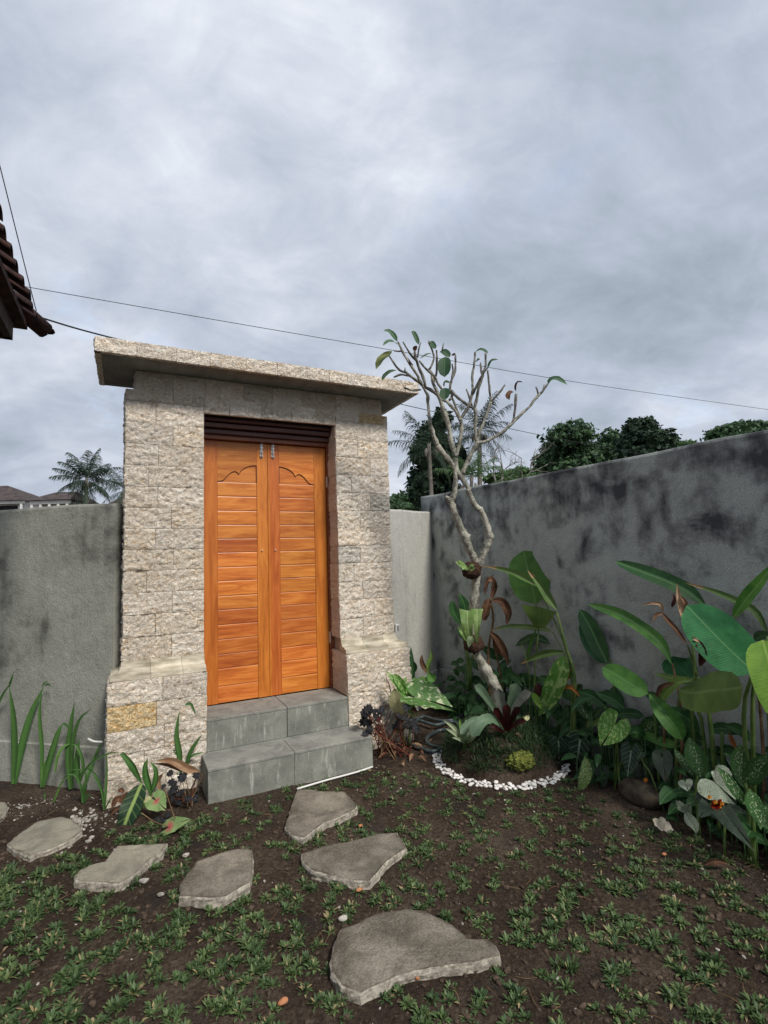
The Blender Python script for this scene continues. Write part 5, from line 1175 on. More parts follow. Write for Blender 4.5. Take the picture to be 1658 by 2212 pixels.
ug = MB(); uvu = []; bq = on_z(1376, 1738, 0)
for _ in range(480):
    y = U(-3.1, .6); x = U(2.64 + .0 * y, 2.95); 
    if (x - MC.x) ** 2 + (y - MC.y) ** 2 < (MR + .06) ** 2 or x > 2.97 or (Vector((x, y, 0)) - bq).length < .20: continue
    h_ = U(.02, .36) * (.5 + .5 * (x - 2.6) / .35); a = U(0, 6.28); b0 = Vector((x, y, h_)); ln_ = U(.06, .16)
    e = b0 + Vector((math.cos(a), math.sin(a), U(-.5, .3))).normalized() * ln_
    if e.x > 2.98: e.x = 2.98
    vs_, fs_, uv_ = leafgeo([b0, (b0 + e) / 2 + Z * .012, e], ln_ * U(.35, .6), 'lance', (Vector((-.5, -.4, .8))), .3, .1, 6, 4, rnd() * 9)
    ug.add(vs_, fs_); uvu += uv_
    vs_, fs_ = tube_geo([Vector((x, y, -.01)), b0], [.003, .0015], 4, 1); ug.add(vs_, fs_); uvu += [(.5, 0)] * len(vs_)
for _ in range(170):
    y = U(-3.0, .3); x = U(2.80, 2.93); h_ = U(.22, .52); a = U(0, 6.28); b0 = Vector((x, y, h_)); ln_ = U(.10, .20)
    e = b0 + Vector((math.cos(a) * .6, math.sin(a), U(-.7, .5))).normalized() * ln_; e.x = min(e.x, 2.97)
    vs_, fs_, uv_ = leafgeo([b0, (b0 + e) / 2 + Z * .02, e], ln_ * U(.3, .5), 'lance', Vector((-.8, -.4, .4)), .3, .1, 6, 4, rnd() * 9); ug.add(vs_, fs_); uvu += uv_
    vs_, fs_ = tube_geo([Vector((x - .02, y, -.01)), b0], [.004, .002], 4, 1); ug.add(vs_, fs_); uvu += [(.5, 0)] * len(vs_)
tag(mk('undergrowth', ug.v, ug.f, L['canna_dark'], None, True, uvu), label='dark low undergrowth filling the bed along the right wall', cat='undergrowth', kind='stuff')
bd_ = on_z(1376, 1738, 0)
tag(blob('boulder', bd_ + Vector((.06, .02, .045)), .118, 'boulder', None, (.75, 1.22, .60), .12, 7, 4), 'dark rounded river boulder at the edge of the right bed', 'boulder').rotation_euler = (0, 0, 0)
fl = empty('fallen_leaf', on_z(1432, 1795, .005), 'curled white leaf lying alone on the soil in front of the right bed', 'leaf')
fp = on_z(1433, 1793, .01)
for dx, dy, hgt, w_ in ((-.055, .05, .06, .04), (.03, .06, .05, .045), (.05, -.01, .02, .05)):
    leaf(fl, [fp, fp + Vector((dx * .5, dy * .3, hgt * .6)), fp + Vector((dx, dy * .4, hgt))], w_, 'whitefall', 'oval', n=8, wave=.3, fold=.5, up=Vector((-.3, -.8, .3)))
pleaf(empty('fallen_leaf', on_z(1560, 1860, .0), 'curled brown dry leaf lying on the soil at the right bed edge', 'leaf'), [(1520,1868),(1545,1860,-.02),(1575,1866,-.03)], 12, gd(1545, 1868) - .02, 'dry', 'lance', wave=.4, fold=.7, n=8)

# ------------------------------------------------------------------ left side plants
cL = lambda pts: [(.3228 * p[0], 1405 + .3228 * p[1]) + tuple(p[2:]) for p in pts]
def strap(par, pts, w_, d, mat='strap', prof='strap', **k): return pleaf(par, cL(pts), w_, d, mat, prof, fold=.45, m_=4, n=14, up=Vector((-.45, -.85, .25)), **k)
d1 = gd(31, 1692) - .02
c_ = empty('spider_lily', at(31, 1692, d1), 'strap-leaved lily with tall stiff blades, furthest left by the wall', 'plant', 'strap-leaved lilies along the left wall')
strap(c_, [(92,890),(105,650),(95,430),(62,240)], 17, d1); strap(c_, [(62,245,.0),(78,200,-.02),(92,140,-.03)], 7, d1); strap(c_, [(100,890),(140,700,.02),(210,430,.03),(300,228,.02)], 20, d1)
strap(c_, [(-40,420,.1),(20,300,.06),(72,215,.02)], 8, d1); strap(c_, [(300,230,.02),(325,225,.0),(345,245,-.02)], 5, d1)
c_ = empty('spider_lily', at(92, 1702, d1 - .12), 'strap-leaved lily with one blade kinked over to the right, second from the left', 'plant', 'strap-leaved lilies along the left wall'); d2 = gd(92, 1700) - .03
strap(c_, [(280,915),(285,650),(268,430),(282,240)], 11, d2); strap(c_, [(280,242),(300,215),(330,203)], 4, d2); strap(c_, [(290,912),(330,760),(390,560),(418,488)], 17, d2); strap(c_, [(418,490),(440,495),(458,520)], 6, d2); strap(c_, [(285,910),(300,780),(340,690)], 10, d2, 'strap_l')
c_ = empty('spider_lily', at(155, 1707, d1 - .2), 'strap-leaved lily with broad central blade, third from the left', 'plant', 'strap-leaved lilies along the left wall'); d3 = gd(158, 1705) - .03
strap(c_, [(475,925),(462,700),(478,500),(500,340)], 16, d3); strap(c_, [(485,920),(490,640,-.02),(530,470,-.03),(612,385,-.05)], 10, d3); strap(c_, [(530,880,-.03),(520,760,-.04),(530,580,-.04)], 17, d3); strap(c_, [(370,810,-.06),(390,700,-.05),(430,640,-.03),(475,620,0)], 8, d3, 'strap_l'); strap(c_, [(540,860,-.06),(560,760,-.08),(520,640,-.08),(475,625,-.06)], 8, d3); strap(c_, [(565,940,-.05),(600,800,0),(660,660,.02),(690,600,.03)], 8, d3)
d4 = gd(182, 1735)
c_ = empty('spider_lily', at(182, 1735, d4), 'small arching strap-leaved lily in front of the gate corner pebbles', 'plant', 'strap-leaved lilies along the left wall')
strap(c_, [(555,1018),(560,930),(600,820),(640,760)], 9, d4); strap(c_, [(560,1018),(575,900),(560,800),(430,800)], 6, d4, prof='grass'); strap(c_, [(560,1010),(540,900),(500,830),(412,830)], 6, d4, prof='grass'); strap(c_, [(570,1015),(590,960),(612,990)], 5, d4, prof='grass'); strap(c_, [(360,1015),(385,950),(430,860),(520,810)], 6, d4, 'strap_l', 'grass'); strap(c_, [(300,990,-.02),(303,960),(300,930)], 5, d4, prof='grass')
d5 = gd(226, 1748) - .03
c_ = empty('spider_lily', at(227, 1748, d5), 'thin lily clump at the left foot of the gate, one blade arching across the stone', 'plant', 'strap-leaved lilies along the left wall')
strap(c_, [(700,1065),(712,900),(716,760),(712,620)], 7, d5, 'strap', 'grass'); strap(c_, [(698,1060),(680,930),(640,830),(570,790),(450,870)], 6, d5, 'strap', 'grass'); strap(c_, [(700,1065),(690,960),(655,880),(600,800)], 7, d5, 'strap', 'grass'); strap(c_, [(540,870,.0),(570,800,-.02),(640,730,-.05),(740,685,-.08),(815,685,-.1)], 7, d5, 'strap', 'grass'); strap(c_, [(705,1060),(740,990,-.03),(765,990,-.06)], 4, d5, 'strap_l', 'grass')
# front clump left of the steps
d6 = gd(305, 1745)
c_ = empty('alocasia_plant', at(305, 1745, d6), 'drooping dark leaf with a lime green midrib at the left foot of the gate', 'plant')
pleaf(c_, cL([(948,885,-.02),(900,1000,-.12),(850,1120,-.18),(780,1330,-.22)]), 44, d6, 'alodark', 'lance', up=Vector((-.3, -.8, .5)), n=12, wave=.06)
pleaf(c_, cL([(905,1050,-.05),(905,1150,-.1),(960,1220,-.12),(1120,1215,-.14)]), 46, d6, 'alodark', 'lance', up=Vector((-.5, -.5, .5)), n=12, wave=.06)
stem(c_, cL([(955,1080),(970,980),(948,885)]), d6, .006, .004); stem(c_, cL([(960,1090),(930,1060),(905,1050)]), d6, .006, .004)
strap(c_, [(815,683,-.08),(880,760,-.08),(920,830,-.06),(950,890,-.04)], 16, d6)
c_ = empty('spider_lily', at(325, 1728, d6 - .03), 'short broad-bladed green plant in front of the gate beside the pink leaf', 'plant')
strap(c_, [(1010,940),(985,860),(975,780),(990,715)], 17, d6); strap(c_, [(1015,940),(1040,880),(1045,800),(1005,740)], 14, d6); strap(c_, [(1000,1000),(1010,930),(1000,840)], 8, d6, 'strap_l')
d7 = gd(345, 1760)
c_ = empty('pink_caladium', at(345, 1760, d7), 'green caladium leaf with a bright pink centre near the gate foot', 'plant')
pheart(c_, (338, 1730, -.03), (356, 1748, -.10), 42, d7, 'pink', up=Vector((-.3, -.6, .75)), lobe=.75, wave=.09)
stem(c_, [(330,1775),(325,1755),(338,1731)], d7, .004, .003, 'stem_br')
pheart(c_, (315,1722,.0), (306,1735,-.03), 26, d7, 'cream'); 
d8 = gd(385, 1790) - .04
c_ = empty('pink_caladium', at(345, 1795, d8), 'pale yellow-green caladium leaf with a pink streak lying low above the wavy stepping stone', 'plant')
pheart(c_, (366, 1785, .0), (411, 1766, -.02), 34, d8, 'pink', up=Vector((-.1, -.6, .7)), lobe=.4)
stem(c_, [(378,1768),(368,1740),(355,1700)], d8, .003, .0025, 'stem_br'); stem(c_, [(305,1755),(335,1775),(366,1785)], d8, .003, .0025, 'stem_br')
d9 = gd(420, 1720) - .05
c_ = empty('withered_shoot', at(425, 1700, d9), 'thick pinkish withered leaf sheath leaning left from the lower step', 'plant')
pleaf(c_, cL([(1335,812,0),(1250,790,-.03),(1150,740,-.06),(1040,738,-.09)]), 19, d9, 'dry_pale', 'lance', fold=.9, n=12, wave=.15); pleaf(c_, cL([(1330,815,0),(1220,800,-.03),(1120,765,-.05),(1010,755,-.06)]), 9, d9, 'dry', 'lance', fold=.9, n=10)
stem(c_, cL([(1250,990),(1300,880),(1335,812)]), d9, .005, .004, 'stem_br'); stem(c_, cL([(1290,960),(1350,850),(1340,815)]), d9, .004, .003, 'stem_br')
pleaf(c_, cL([(1070,935),(1060,870),(1090,820)]), 10, d9, 'dry_pale', 'lance', n=8, wave=.3)
da = gd(390, 1700)
c_ = empty('spider_lily', at(392, 1700, da), 'upright strap-leaved plant between the gate plinth and the lower step', 'plant')
strap(c_, [(1195,860),(1205,700),(1185,560),(1200,400)], 14, da - .05); strap(c_, [(1245,790),(1270,690),(1310,620),(1350,560)], 10, da - .05); strap(c_, [(1200,690),(1180,680),(1155,660)], 8, da - .05); strap(c_, [(1240,360,-.1),(1280,360,-.1),(1310,435,-.1)], 7, da - .05); strap(c_, [(1230,760),(1290,700),(1370,680)], 6, da - .05)
db = gd(392, 1735)
c_ = empty('black_leaved_plant', at(392, 1735, db), 'low blackish crinkled plant at the left end of the lower step', 'plant')
for k in range(22):
    u_, v_ = U(352, 428), U(1668, 1735); q_ = at(u_, v_, db + U(-.12, .05)); q_.z = max(q_.z, .03); coral_leaf(c_, q_, U(.015, .032)); b0 = on_z(U(370, 415), U(1722, 1745), 0)
    tube('stem', [b0, (b0 + q_) / 2 + Z * .01, q_], [.003, .0025, .0015], M['stem_red' if k % 2 else 'stem_br'], c_, 5, 2)
for k in range(5):
    q_ = on_z(U(338, 365), U(1758, 1775), .02); coral_leaf(c_, q_, U(.02, .03), up=Vector((0, -.2, 1)))
c_ = empty('withered_plant', on_z(262, 1750, 0), 'heap of curled brown dry leaves at the left foot of the gate', 'plant')
dd_ = gd(262, 1750) - .05
for pts, w_ in (([(835,1020),(800,990),(770,1010),(745,1060)],15), ([(815,960),(830,1000),(850,1050),(820,1100)],17), ([(800,1050),(770,1070),(740,1100)],8), ([(830,950),(810,930),(790,945)],9), ([(850,940),(845,990),(860,1040)],14)): pleaf(c_, cL(pts), w_, dd_, 'dry', 'lance', fold=.6, wave=.35, n=8)

# ------------------------------------------------------------------ lawn tufts, gravel, clods
def inpoly(p, poly):
    c_ = False; n = len(poly); j = n - 1
    for i in range(n):
        a, b_ = poly[i], poly[j]
        if (a[1] > p[1]) != (b_[1] > p[1]) and p[0] < (b_[0] - a[0]) * (p[1] - a[1]) / (b_[1] - a[1]) + a[0]: c_ = not c_
        j = i
    return c_
def onflag(x, y): return any(inpoly((x, y), f) for f in flags)
def lawn_ok(x, y):
    if onflag(x, y): return False
    if SL - .02 < x < SR + .02 and y > SV - .02: return False
    if (x - MC.x) ** 2 + (y - MC.y) ** 2 < (MR + .09) ** 2: return False
    # bed edge: from the steps to the mound, then along the right wall
    if x < .40:
        if y > -.50 - .5 * (.4 - x) * .0 - (0.12 if x < -.1 else 0): return False
    elif x < SR + .05:
        if y > SV - .04: return False
    elif x < 2.5:
        if y > -.62 - .32 * (x - 1.65): return False
    else:
        lim = 2.62 + .13 * noise.noise(Vector((y * 2, 1, 1))) + .05 * (-.9 - y)
        if x > lim - .02 or y > -1.1: return False
    return True
lg = MB(); step_ = .088; th = .30; ct, st_ = math.cos(th), math.sin(th)
for i in range(-48, 56):
    for j in range(-48, 48):
        gx, gy = i * step_ + (j % 2) * step_ * .5 + U(-.042, .042), j * step_ * .85 + U(-.045, .045)
        x, y = 1.0 + gx * ct - gy * st_, -2.0 + gx * st_ + gy * ct
        if not (-1.6 < x < 3.2 and -4.0 < y < -.3): continue
        r_ = ray(0, 0)
        if (Vector((x, y, 0)) - CAMP).dot(FW) < .5: continue
        if not lawn_ok(x, y): continue
        dn = noise.noise(Vector((x * 1.1, y * 1.1, 4.))) * .5 + .5 + max(0, (.9 - x)) * .28 + max(0, -y - 2.2) * .1
        if rnd() > .60 + dn * .42: continue
        big_ = .68 + .42 * min(1.6, dn) + U(-.22, .25)
        nt_ = 1 + (1 if rnd() < dn * .7 - .1 else 0) + (1 if rnd() < .3 else 0) + (2 if x < .5 and rnd() < .55 else 0)
        for q_ in range(nt_):
            ox, oy = (0, 0) if q_ == 0 else (U(-.045, .045), U(-.045, .045))
            if onflag(x + ox, y + oy): continue
            dq = depth((x, y, 0)); nb = int(U(26, 44)) if dq < 2.3 else int(U(20, 32))
            tuft_blades(lg, (x + ox, y + oy, gz(x + ox, y + oy) - .002), nb, .010 * big_, .036 * big_, .0066, (.2, 1.5), .42 + U(-.18, .18))
tag(lg.build('lawn_grass', M['grass'], None), label='sparse rosettes of short broad-bladed grass planted across the dark soil', cat='grass', kind='stuff')
def scatter(name, n, mat, s0, s1, test, label, cat, flat=.6, sub=1):
    base = bmesh.new(); bmesh.ops.create_icosphere(base, subdivisions=sub, radius=1); bv = [v.co.copy() for v in base.verts]; bf = [tuple(v.index for v in f.verts) for f in base.faces]; base.free()
    mb = MB(); c_ = 0; tries = 0
    while c_ < n and tries < n * 12:
        tries += 1; p_ = test()
        if p_ is None: continue
        x, y = p_; s_ = s0 + (s1 - s0) * rnd() ** 2.5; R3 = Matrix.Rotation(U(0, 6.3), 3, 'Z'); sc = Vector((U(.7, 1.4), U(.6, 1.1), flat * U(.6, 1.3)))
        mb.add([Vector((x, y, gz(x, y) + s_ * flat * .4)) + R3 @ Vector((v.x * sc.x, v.y * sc.y, v.z * sc.z)) * s_ * U(.8, 1.2) for v in bv], bf); c_ += 1
    return tag(mb.build(name, mat, None), label=label, cat=cat, kind='stuff')
def t_any():
    x, y = U(-1.6, 3.0), U(-3.9, .2)
    if onflag(x, y) or (SL - .02 < x < SR + .02 and y > SV): return None
    if y > -.15 and x > -.1 and x < 2.15: return None
    if x < -.08 and y > .1 - (x + .06) * .86: return None
    if (x - MC.x) ** 2 + (y - MC.y) ** 2 < MR ** 2: return None
    return x, y
def t_near():
    x, y = U(-.8, 2.6), U(-3.5, -.3); return (x, y) if t_any and not onflag(x, y) and not (SL - .02 < x < SR + .02 and y > SV) else None
scatter('soil_clods', 9000, M['clod'], .003, .016, t_any, 'small crumbs of dark soil scattered over the ground', 'soil')
def t_white():
    x, y = U(-1.2, 3.0), U(-3.6, 0.)
    if noise.noise(Vector((x * 1.5, y * 1.5, 9))) < -.1: return None
    return t_any() and ((x, y) if lawn_ok(x, y) or x < .4 and y < -.2 + abs(x) * .3 and not onflag(x, y) else None)
scatter('white_chips', 420, M['gravel'], .002, .009, t_white, 'white grit and stone chips sprinkled between the grass rosettes', 'gravel')
gc = on_z(178, 1772, 0)
def t_gr():
    a = U(0, 6.3); r_ = abs(random.gauss(0, .11)); x, y = gc.x + r_ * 1.1 * math.cos(a), gc.y + r_ * math.sin(a); return None if onflag(x, y) or y > -.14 and x > -.09 else (x, y)
scatter('loose_gravel', 150, M['gravel'], .004, .015, t_gr, 'patch of loose pale gravel beside the yellowish stepping stone', 'gravel')
gc2 = on_z(60, 1740, 0)
def t_gr2():
    a = U(0, 6.3); r_ = abs(random.gauss(0, .22)); x, y = gc2.x + r_ * 1.3 * math.cos(a), gc2.y + .7 * r_ * math.sin(a); return None if onflag(x, y) or y > .1 - (x + .06) * .86 - .05 else (x, y)
scatter('loose_gravel', 170, M['gravel'], .002, .008, t_gr2, 'fine pale grit in the bare soil at the left edge', 'gravel')
def t_tw():
    return t_any()
tw = MB()
for _ in range(300):
    p_ = t_any()
    if not p_: continue
    x, y = p_; a = U(0, 6.3); l_ = U(.02, .09); z0 = gz(x, y) + .006; d_ = Vector((math.cos(a), math.sin(a), 0))
    vs_, fs_ = tube_geo([Vector((x, y, z0)), Vector((x, y, z0 + U(0, .012))) + d_ * l_ * .5 + Vector((U(-.01, .01), U(-.01, .01), 0)), Vector((x, y, z0)) + d_ * l_], [.0009, .0011, .0007], 4, 3); tw.add(vs_, fs_)
tag(tw.build('dry_twigs', M['stem_br'], None), label='scattered dry straw and root pieces on the soil', cat='twigs', kind='stuff')
for u_, v_, s_, lab in ((902, 2108, .011, 'orange brick crumb left of the largest stepping stone'), (611, 2162, .014, 'bright orange brick crumb near the bottom of the photo'), (776, 1921, .012, 'orange brick crumb below the pointed stepping stone'), (778, 1783, .010, 'orange brick crumb right of the wedge stepping stone'), (1434, 1844, .009, 'orange brick crumb on the right side of the lawn'), (156, 1812, .012, 'red brick crumb touching the yellowish stepping stone')):
    tag(blob('brick_fragment', on_z(u_, v_, .012), s_, 'brick', None, (1.3, .9, .7), .3, 90, 2), lab, 'brick fragment')
for u_, v_, s_, lab in ((466, 1934, .014, 'white stone chip left of the chipped stepping stone'), (498, 1928, .012, 'flat white stone chip just left of the chipped stepping stone corner'), (310, 1902, .017, 'largest white chip below the wavy stepping stone'), (346, 1931, .013, 'white chip between the wavy and the chipped stepping stones'), (740, 1983, .017, 'pale grey pebble above the largest stepping stone'), (400, 1846, .016, 'white chip above the chipped stepping stone')):
    tag(blob('stone_chip', on_z(u_, v_, .01), s_, 'gravel', None, (1.2, .9, .6), .35, 60, 2), lab, 'stone chip')

# ------------------------------------------------------------------ far background
def fol_cluster(mb, c, rx, ry, rz, n, s0, s1, seed=0, hollow=.55):
    for _ in range(n):
        d_ = Vector((random.gauss(0, 1), random.gauss(0, 1), random.gauss(0, 1))).normalized(); k = hollow + (1 - hollow) * rnd() ** .6
        bump_ = 1 + .42 * noise.noise(d_ * 2.6 + Vector((seed, 0, 0))) + .30 * noise.noise(d_ * 7 + Vector((seed, 3, 0)))
        if noise.noise(d_ * 9 + Vector((seed, 8, 2))) < -.22 and k > .7: continue
        p_ = Vector(c) + Vector((d_.x * rx, d_.y * ry, d_.z * rz)) * k * bump_
        N = (d_ * .7 + Vector((U(-1, 1), U(-1, 1), U(-.5, 1)))).normalized(); S = N.orthogonal().normalized(); S.rotate(Matrix.Rotation(U(0, 6.3), 3, N)); T_ = N.cross(S); s_ = U(s0, s1)
        tt = min(1, max(.01, .45 + .5 * noise.noise(p_ * (1.2 / max(rx, .1)) * 2) + U(-.2, .2)))
        mb.add([p_ - S * s_ , p_ - T_ * s_ * .5, p_ + S * s_, p_ + T_ * s_ * .5], [(0, 1, 2, 3)], tt)
def far_tree(u, vtop, vbot, wpx, d, mat, label, blobs, group=None, name='broadleaf_tree', n=5200, leafs=(.11, .30), trunk=True, zb=0.):
    base = at(u, 1185, d); base.z = 0; root = empty(name, base, label, 'tree', group); mb = MB()
    sc = d / FPX; tot = sum(b_[2] * b_[3] for b_ in blobs)
    for (bu, bv, bw, bh) in blobs:
        c = at(bu, bv, d) + Vector((0, 0, 0)); 
        c += FW * U(-.6, .6)
        fol_cluster(mb, c, bw * sc / 2, bw * sc / 2, bh * sc / 2, int(1.9 * n * bw * bh / tot), leafs[0], leafs[1], rnd() * 40)
    mb.build('crown', M[mat], root)
    if trunk:
        top = at(blobs[0][0], blobs[0][1], d); tube('trunk', [base, base.lerp(top, .5) + Vector((U(-.2, .2), 0, 0)), top], [d * .006, d * .0045, d * .002], M['trunk'], root, 8, 3, .2)
        for k in range(5):
            b_ = random.choice(blobs); e = at(b_[0], b_[1], d); s_ = base.lerp(top, U(.4, .8)); tube('limb', [s_, s_.lerp(e, .5) + Z * .3, e], [d * .003, d * .002, d * .0008], M['trunk'], root, 6, 2)
    return root
tg = 'trees beyond the garden walls'
far_tree(935, 900, 1100, 120, 24, 'fol_dark', 'tall dark broadleaf tree just left behind the frangipani branches', [(935,960,70,100),(955,905,40,40),(925,1040,80,90),(975,1000,60,80),(905,1060,50,70),(960,1070,90,60),(905,985,40,50)], tg, n=6500, leafs=(.08, .20))
far_tree(1235, 925, 1030, 160, 46, 'fol_mid', 'wide rounded green tree above the middle of the right wall', [(1228,945,100,60),(1200,975,60,50),(1255,985,90,60),(1185,1000,60,50),(1235,1010,110,50),(1290,980,50,50)], tg, n=8000, leafs=(.11, .30))
far_tree(1310, 940, 1020, 80, 50, 'fol_mid', 'mid green tree squeezed between the wide tree and the dark domed one', [(1320,960,60,60),(1330,990,60,50),(1300,990,50,50)], tg, n=3500, leafs=(.11, .30))
far_tree(1390, 900, 1000, 110, 44, 'fol_dark', 'dark dome-shaped tree in the middle of the tree line', [(1388,930,70,60),(1370,960,60,50),(1405,955,80,60),(1430,965,60,40),(1380,985,100,40)], tg, n=6500, leafs=(.11, .28))
far_tree(1590, 905, 975, 150, 52, 'fol_mid', 'flat-topped tree at the right end above the wall', [(1590,930,80,36),(1550,940,60,32),(1625,930,70,36),(1655,935,50,40),(1590,950,130,24)], tg, n=4800, leafs=(.11, .30))
far_tree(1478, 950, 990, 60, 48, 'fol_light', 'small pale green treetop peeking over the wall right of the dark dome', [(1450,958,40,28),(1480,965,50,24),(1465,975,60,24)], tg, n=1500, leafs=(.12, .34), trunk=False)
far_tree(870, 1075, 1100, 60, 30, 'fol_mid', 'low bushy treetop showing over the short pale wall', [(862,1085,50,36),(885,1080,40,30),(845,1090,40,30),(905,1092,40,30),(870,1098,90,20)], tg, n=2600, leafs=(.08, .22), trunk=False)
far_tree(1110, 1015, 1040, 90, 28, 'fol_light', 'light green shrubs peeking over the dark wall below the bare tree', [(1125,1022,50,26),(1095,1028,50,24),(1150,1024,40,22),(1070,1035,50,24)], tg, n=2600, leafs=(.06, .18), trunk=False)
def frond(mb, c, az, el, ln, droop, wl, nl=20, tint=.5):
    dh = Vector((math.cos(az), math.sin(az), 0)); P_ = []
    for i in range(11):
        t = i / 10; a = el - droop * t * t; P_.append((P_[-1] + (dh * math.cos(a) + Z * math.sin(a)) * ln / 10) if P_ else Vector(c))
    for i in range(10):
        s_ = dh.cross(Z) * (ln * .006 * (1.3 - i / 10)); mb.add([P_[i] - s_, P_[i] + s_, P_[i + 1] + s_, P_[i + 1] - s_], [(0, 1, 2, 3)], tint * .8 + .05)
    for k in range(nl):
        t = .12 + .88 * k / nl; f = t * 10; i = min(9, int(f)); p_ = P_[i].lerp(P_[i + 1], f - i); T_ = (P_[i + 1] - P_[i]).normalized()
        l_ = wl * 1.5 * math.sin(math.pi * min(1, .18 + t * .78)) ** .7 * U(.8, 1.15)
        for sg in (-1, 1):
            S = dh.cross(Z).normalized() * sg; d_ = (S * U(.5, .8) + T_ * U(.55, .85) - Z * U(.15, .6)).normalized(); wv = T_ * (ln * .0075)
            e1 = p_ + d_ * l_ * .55; e2 = p_ + (d_ - Z * .5).normalized() * l_ * 1.0
            mb.add([p_ - wv, p_ + wv, e1 + wv, e1 - wv, e2], [(0, 1, 2, 3), (3, 2, 4)], min(1, max(.02, tint + U(-.3, .3))))
def palm(u, v, d, span, label, name='coconut_palm', nf=22, mat='palm', group='coconut palms beyond the walls', zb=0, rtr=.16, lo=-.9, nl=22, tint=.5, dead=0):
    c = at(u, v, d); base = Vector((c.x, c.y, zb)); root = empty(name, base, label, 'palm tree', group)
    ln = span * d / FPX / 2
    for k in range(nf):
        mb = MB(); el = (lo + (1.45 - lo) * (1 - (k + .5) / nf)) + U(-.12, .12); frond(mb, c, k * 2.399 + U(-.25, .25), el, ln * U(.85, 1.12), U(.45, 1.0), ln * .21, nl, tint); mb.build('frond', M[mat], root)
    tube('trunk', [base, base.lerp(c, .5) + Vector((U(-.15, .15), 0, 0)), c + Z * .1], [rtr * 1.4, rtr, rtr * .85], M['trunk'], root, 8, 4, .1)
    mb = MB()
    for k in range(7):
        a = U(0, 6.3); 
        vs_, fs_ = tube_geo([c + Vector((math.cos(a) * .22, math.sin(a) * .22, -.15)), c + Vector((math.cos(a) * .3, math.sin(a) * .3, -.32)), c + Vector((math.cos(a) * .3, math.sin(a) * .3, -.5))], [.03, .09, .02], 6, 2); mb.add(vs_, fs_)
    mb.build('coconuts', M['trunk'], root); return root
palm(187, 1037, 34, 150, 'coconut palm above the left wall beside the dark-roofed houses', nf=26, lo=-1.0, nl=44, tint=.25, rtr=.12)
palm(268, 1058, 44, 150, 'coconut palm mostly hidden by the left edge of the stone gate', nl=20)
palm(926, 962, 21, 190, 'coconut palm in front of the dark tree just right of the gate', nf=20, rtr=.09, tint=.22)
palm(1035, 930, 23, 175, 'coconut palm behind the middle branches of the frangipani', nf=22, rtr=.11, tint=.22)
palm(1018, 1035, 15, 150, 'low young palm with broad fronds sticking up behind the right wall', name='young_palm', nf=12, mat='palm_l', lo=.3, group='young palms behind the right wall', rtr=.06, nl=26)
palm(1105, 1045, 14, 120, 'low young palm arching over the right wall under the bare tree', name='young_palm', nf=9, mat='palm_l', lo=.1, group='young palms behind the right wall', rtr=.05, nl=26)
# bare trees
def bare(u, pts_list, d, label):
    b0 = at(u, 1050, d); b0.z = 0; root = empty('bare_tree', b0, label, 'tree', 'bare trees behind the right wall')
    for pts, r0, r1 in pts_list:
        q = px(pts, d); tube('branch', q, [r0 + (r1 - r0) * i / (len(q) - 1) for i in range(len(q))], M['twig'], root, 5, 3)
    return root
def bt(x0, y0, a, l_, r_, lev, out):
    pts = [(x0, y0, 0)]; x, y, aa = x0, y0, a; dd = 0
    for i in range(3): aa += U(-.28, .28); x += math.sin(aa) * l_ / 3; y -= math.cos(aa) * l_ / 3; dd += U(-.15, .15); pts.append((x, y, dd))
    out.append((pts, r_, r_ * .55))
    if lev > 0:
        for k in range(2 if rnd() < .6 else 3): i = random.choice((1, 2, 3)); bt(pts[i][0], pts[i][1], aa + U(-.9, .9), l_ * U(.5, .8), r_ * .55, lev - 1, out)
o_ = []; bt(1082, 1060, 0, 60, .05, 4, o_); bt(1078, 1060, -.25, 60, .045, 4, o_); bare(1080, o_, 20, 'bare leafless tree over the dark wall right of the frangipani')
o_ = []; bt(1122, 1060, .2, 70, .04, 3, o_); bt(1128, 1040, .1, 50, .03, 3, o_); bare(1125, o_, 21, 'thin bare sapling just left of the wide green tree')
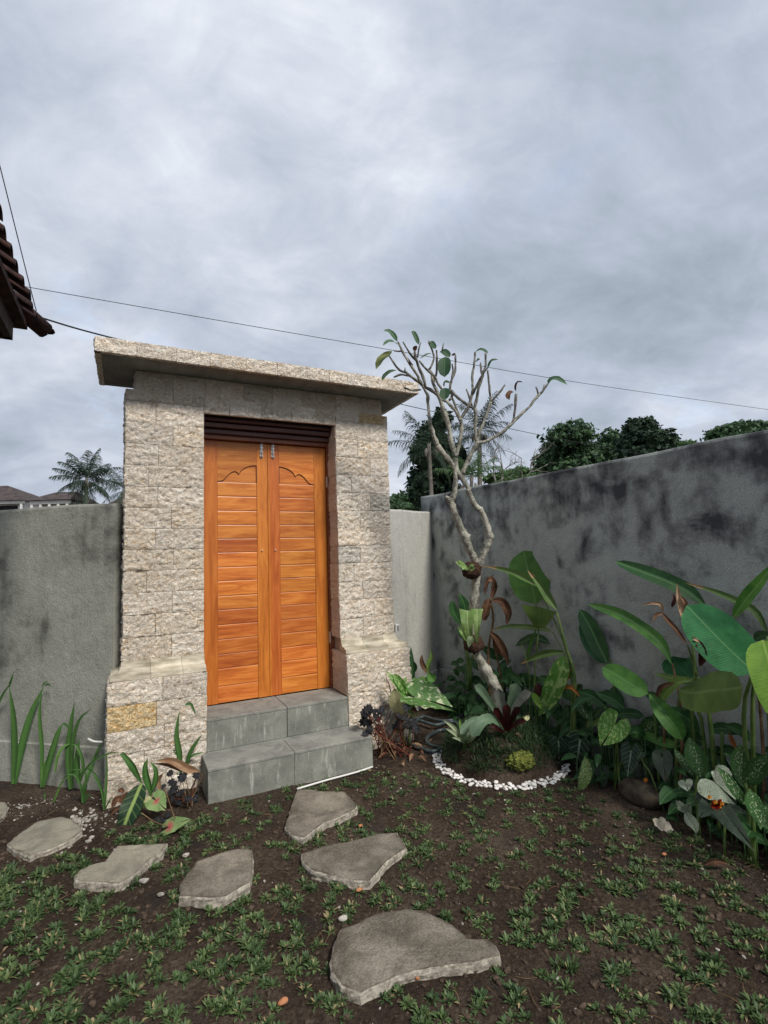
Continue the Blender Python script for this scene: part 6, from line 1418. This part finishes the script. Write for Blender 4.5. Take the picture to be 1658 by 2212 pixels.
# houses beyond the left wall
def far_house(u0, u1, vr, ve, d, label, ridge=None, depth_m=7., win=2):
    a = at(u0, ve, d); b_ = at(u1, ve, d); ze = (a.z + b_.z) / 2; a.z = b_.z = 0; X_ = (b_ - a).normalized(); Yd = Vector((-X_.y, X_.x, 0)); zr = at((u0 + u1) / 2, vr, d + depth_m / 2).z; ln = (b_ - a).length
    root = empty('far_house', (a + b_) / 2, label, 'house', 'houses beyond the left wall')
    P3 = lambda x, y, z: a + X_ * x + Yd * y + Z * z
    h = ridge or ln * .22; mb = MB()
    mb.add([P3(-.3, -.3, ze), P3(ln + .3, -.3, ze), P3(ln + .3, depth_m, ze), P3(-.3, depth_m, ze), P3(h, depth_m / 2, zr), P3(ln - h, depth_m / 2, zr)], [(0, 1, 5, 4), (1, 2, 5), (2, 3, 4, 5), (3, 0, 4), (3, 2, 1, 0)])
    mb.build('roof', M['roof_far'], root)
    def bx(name, x0, x1, y0, y1, z0, z1, mat, par=root):
        mb = MB(); mb.add([P3(x0, y0, z0), P3(x1, y0, z0), P3(x1, y1, z0), P3(x0, y1, z0), P3(x0, y0, z1), P3(x1, y0, z1), P3(x1, y1, z1), P3(x0, y1, z1)], [(0,3,2,1),(4,5,6,7),(0,1,5,4),(1,2,6,5),(2,3,7,6),(3,0,4,7)]); return mb.build(name, mat, par)
    wl_ = bx('wall', .3, ln - .3, .6, depth_m - .4, 0, ze - .01, M['wall_far']); bx('beam', -.1, ln + .1, -.05, .12, ze - .32, ze - .02, M['wall_far'])
    n = win + 1
    for k in range(n + 1): x_ = .1 + (ln - .3) * k / n; bx('post', x_ - .1, x_ + .1, -.03, .1, 0, ze - .33, M['wall_far'])
    for k in range(n):
        x_ = .5 + (ln - 1) * (k + .5) / n; wf = bx('window', x_ - ln / n * .3, x_ + ln / n * .3, .56, .61, ze - 1.7, ze - .45, M['dark_open']); bx('sill', x_ - ln / n * .33, x_ + ln / n * .33, .5, .62, ze - 1.76, ze - 1.7, M['wall_far'], wf)
    return root
far_house(-150, 50, 1050, 1083, 52, 'dark hipped roof house cut off by the left edge above the wall', ridge=4.2)
far_house(66, 150, 1063, 1080, 44, 'low dark-roofed pavilion with white posts beside the palm', ridge=.7, depth_m=4.5, win=3)
far_house(305 - 20, 420, 1050, 1085, 55, 'dark roof just left of the gate behind the palm', ridge=2.) if False else far_house(222, 300, 1058, 1100, 50, 'small dark thatched roof between the palm and the gate', ridge=1.2)
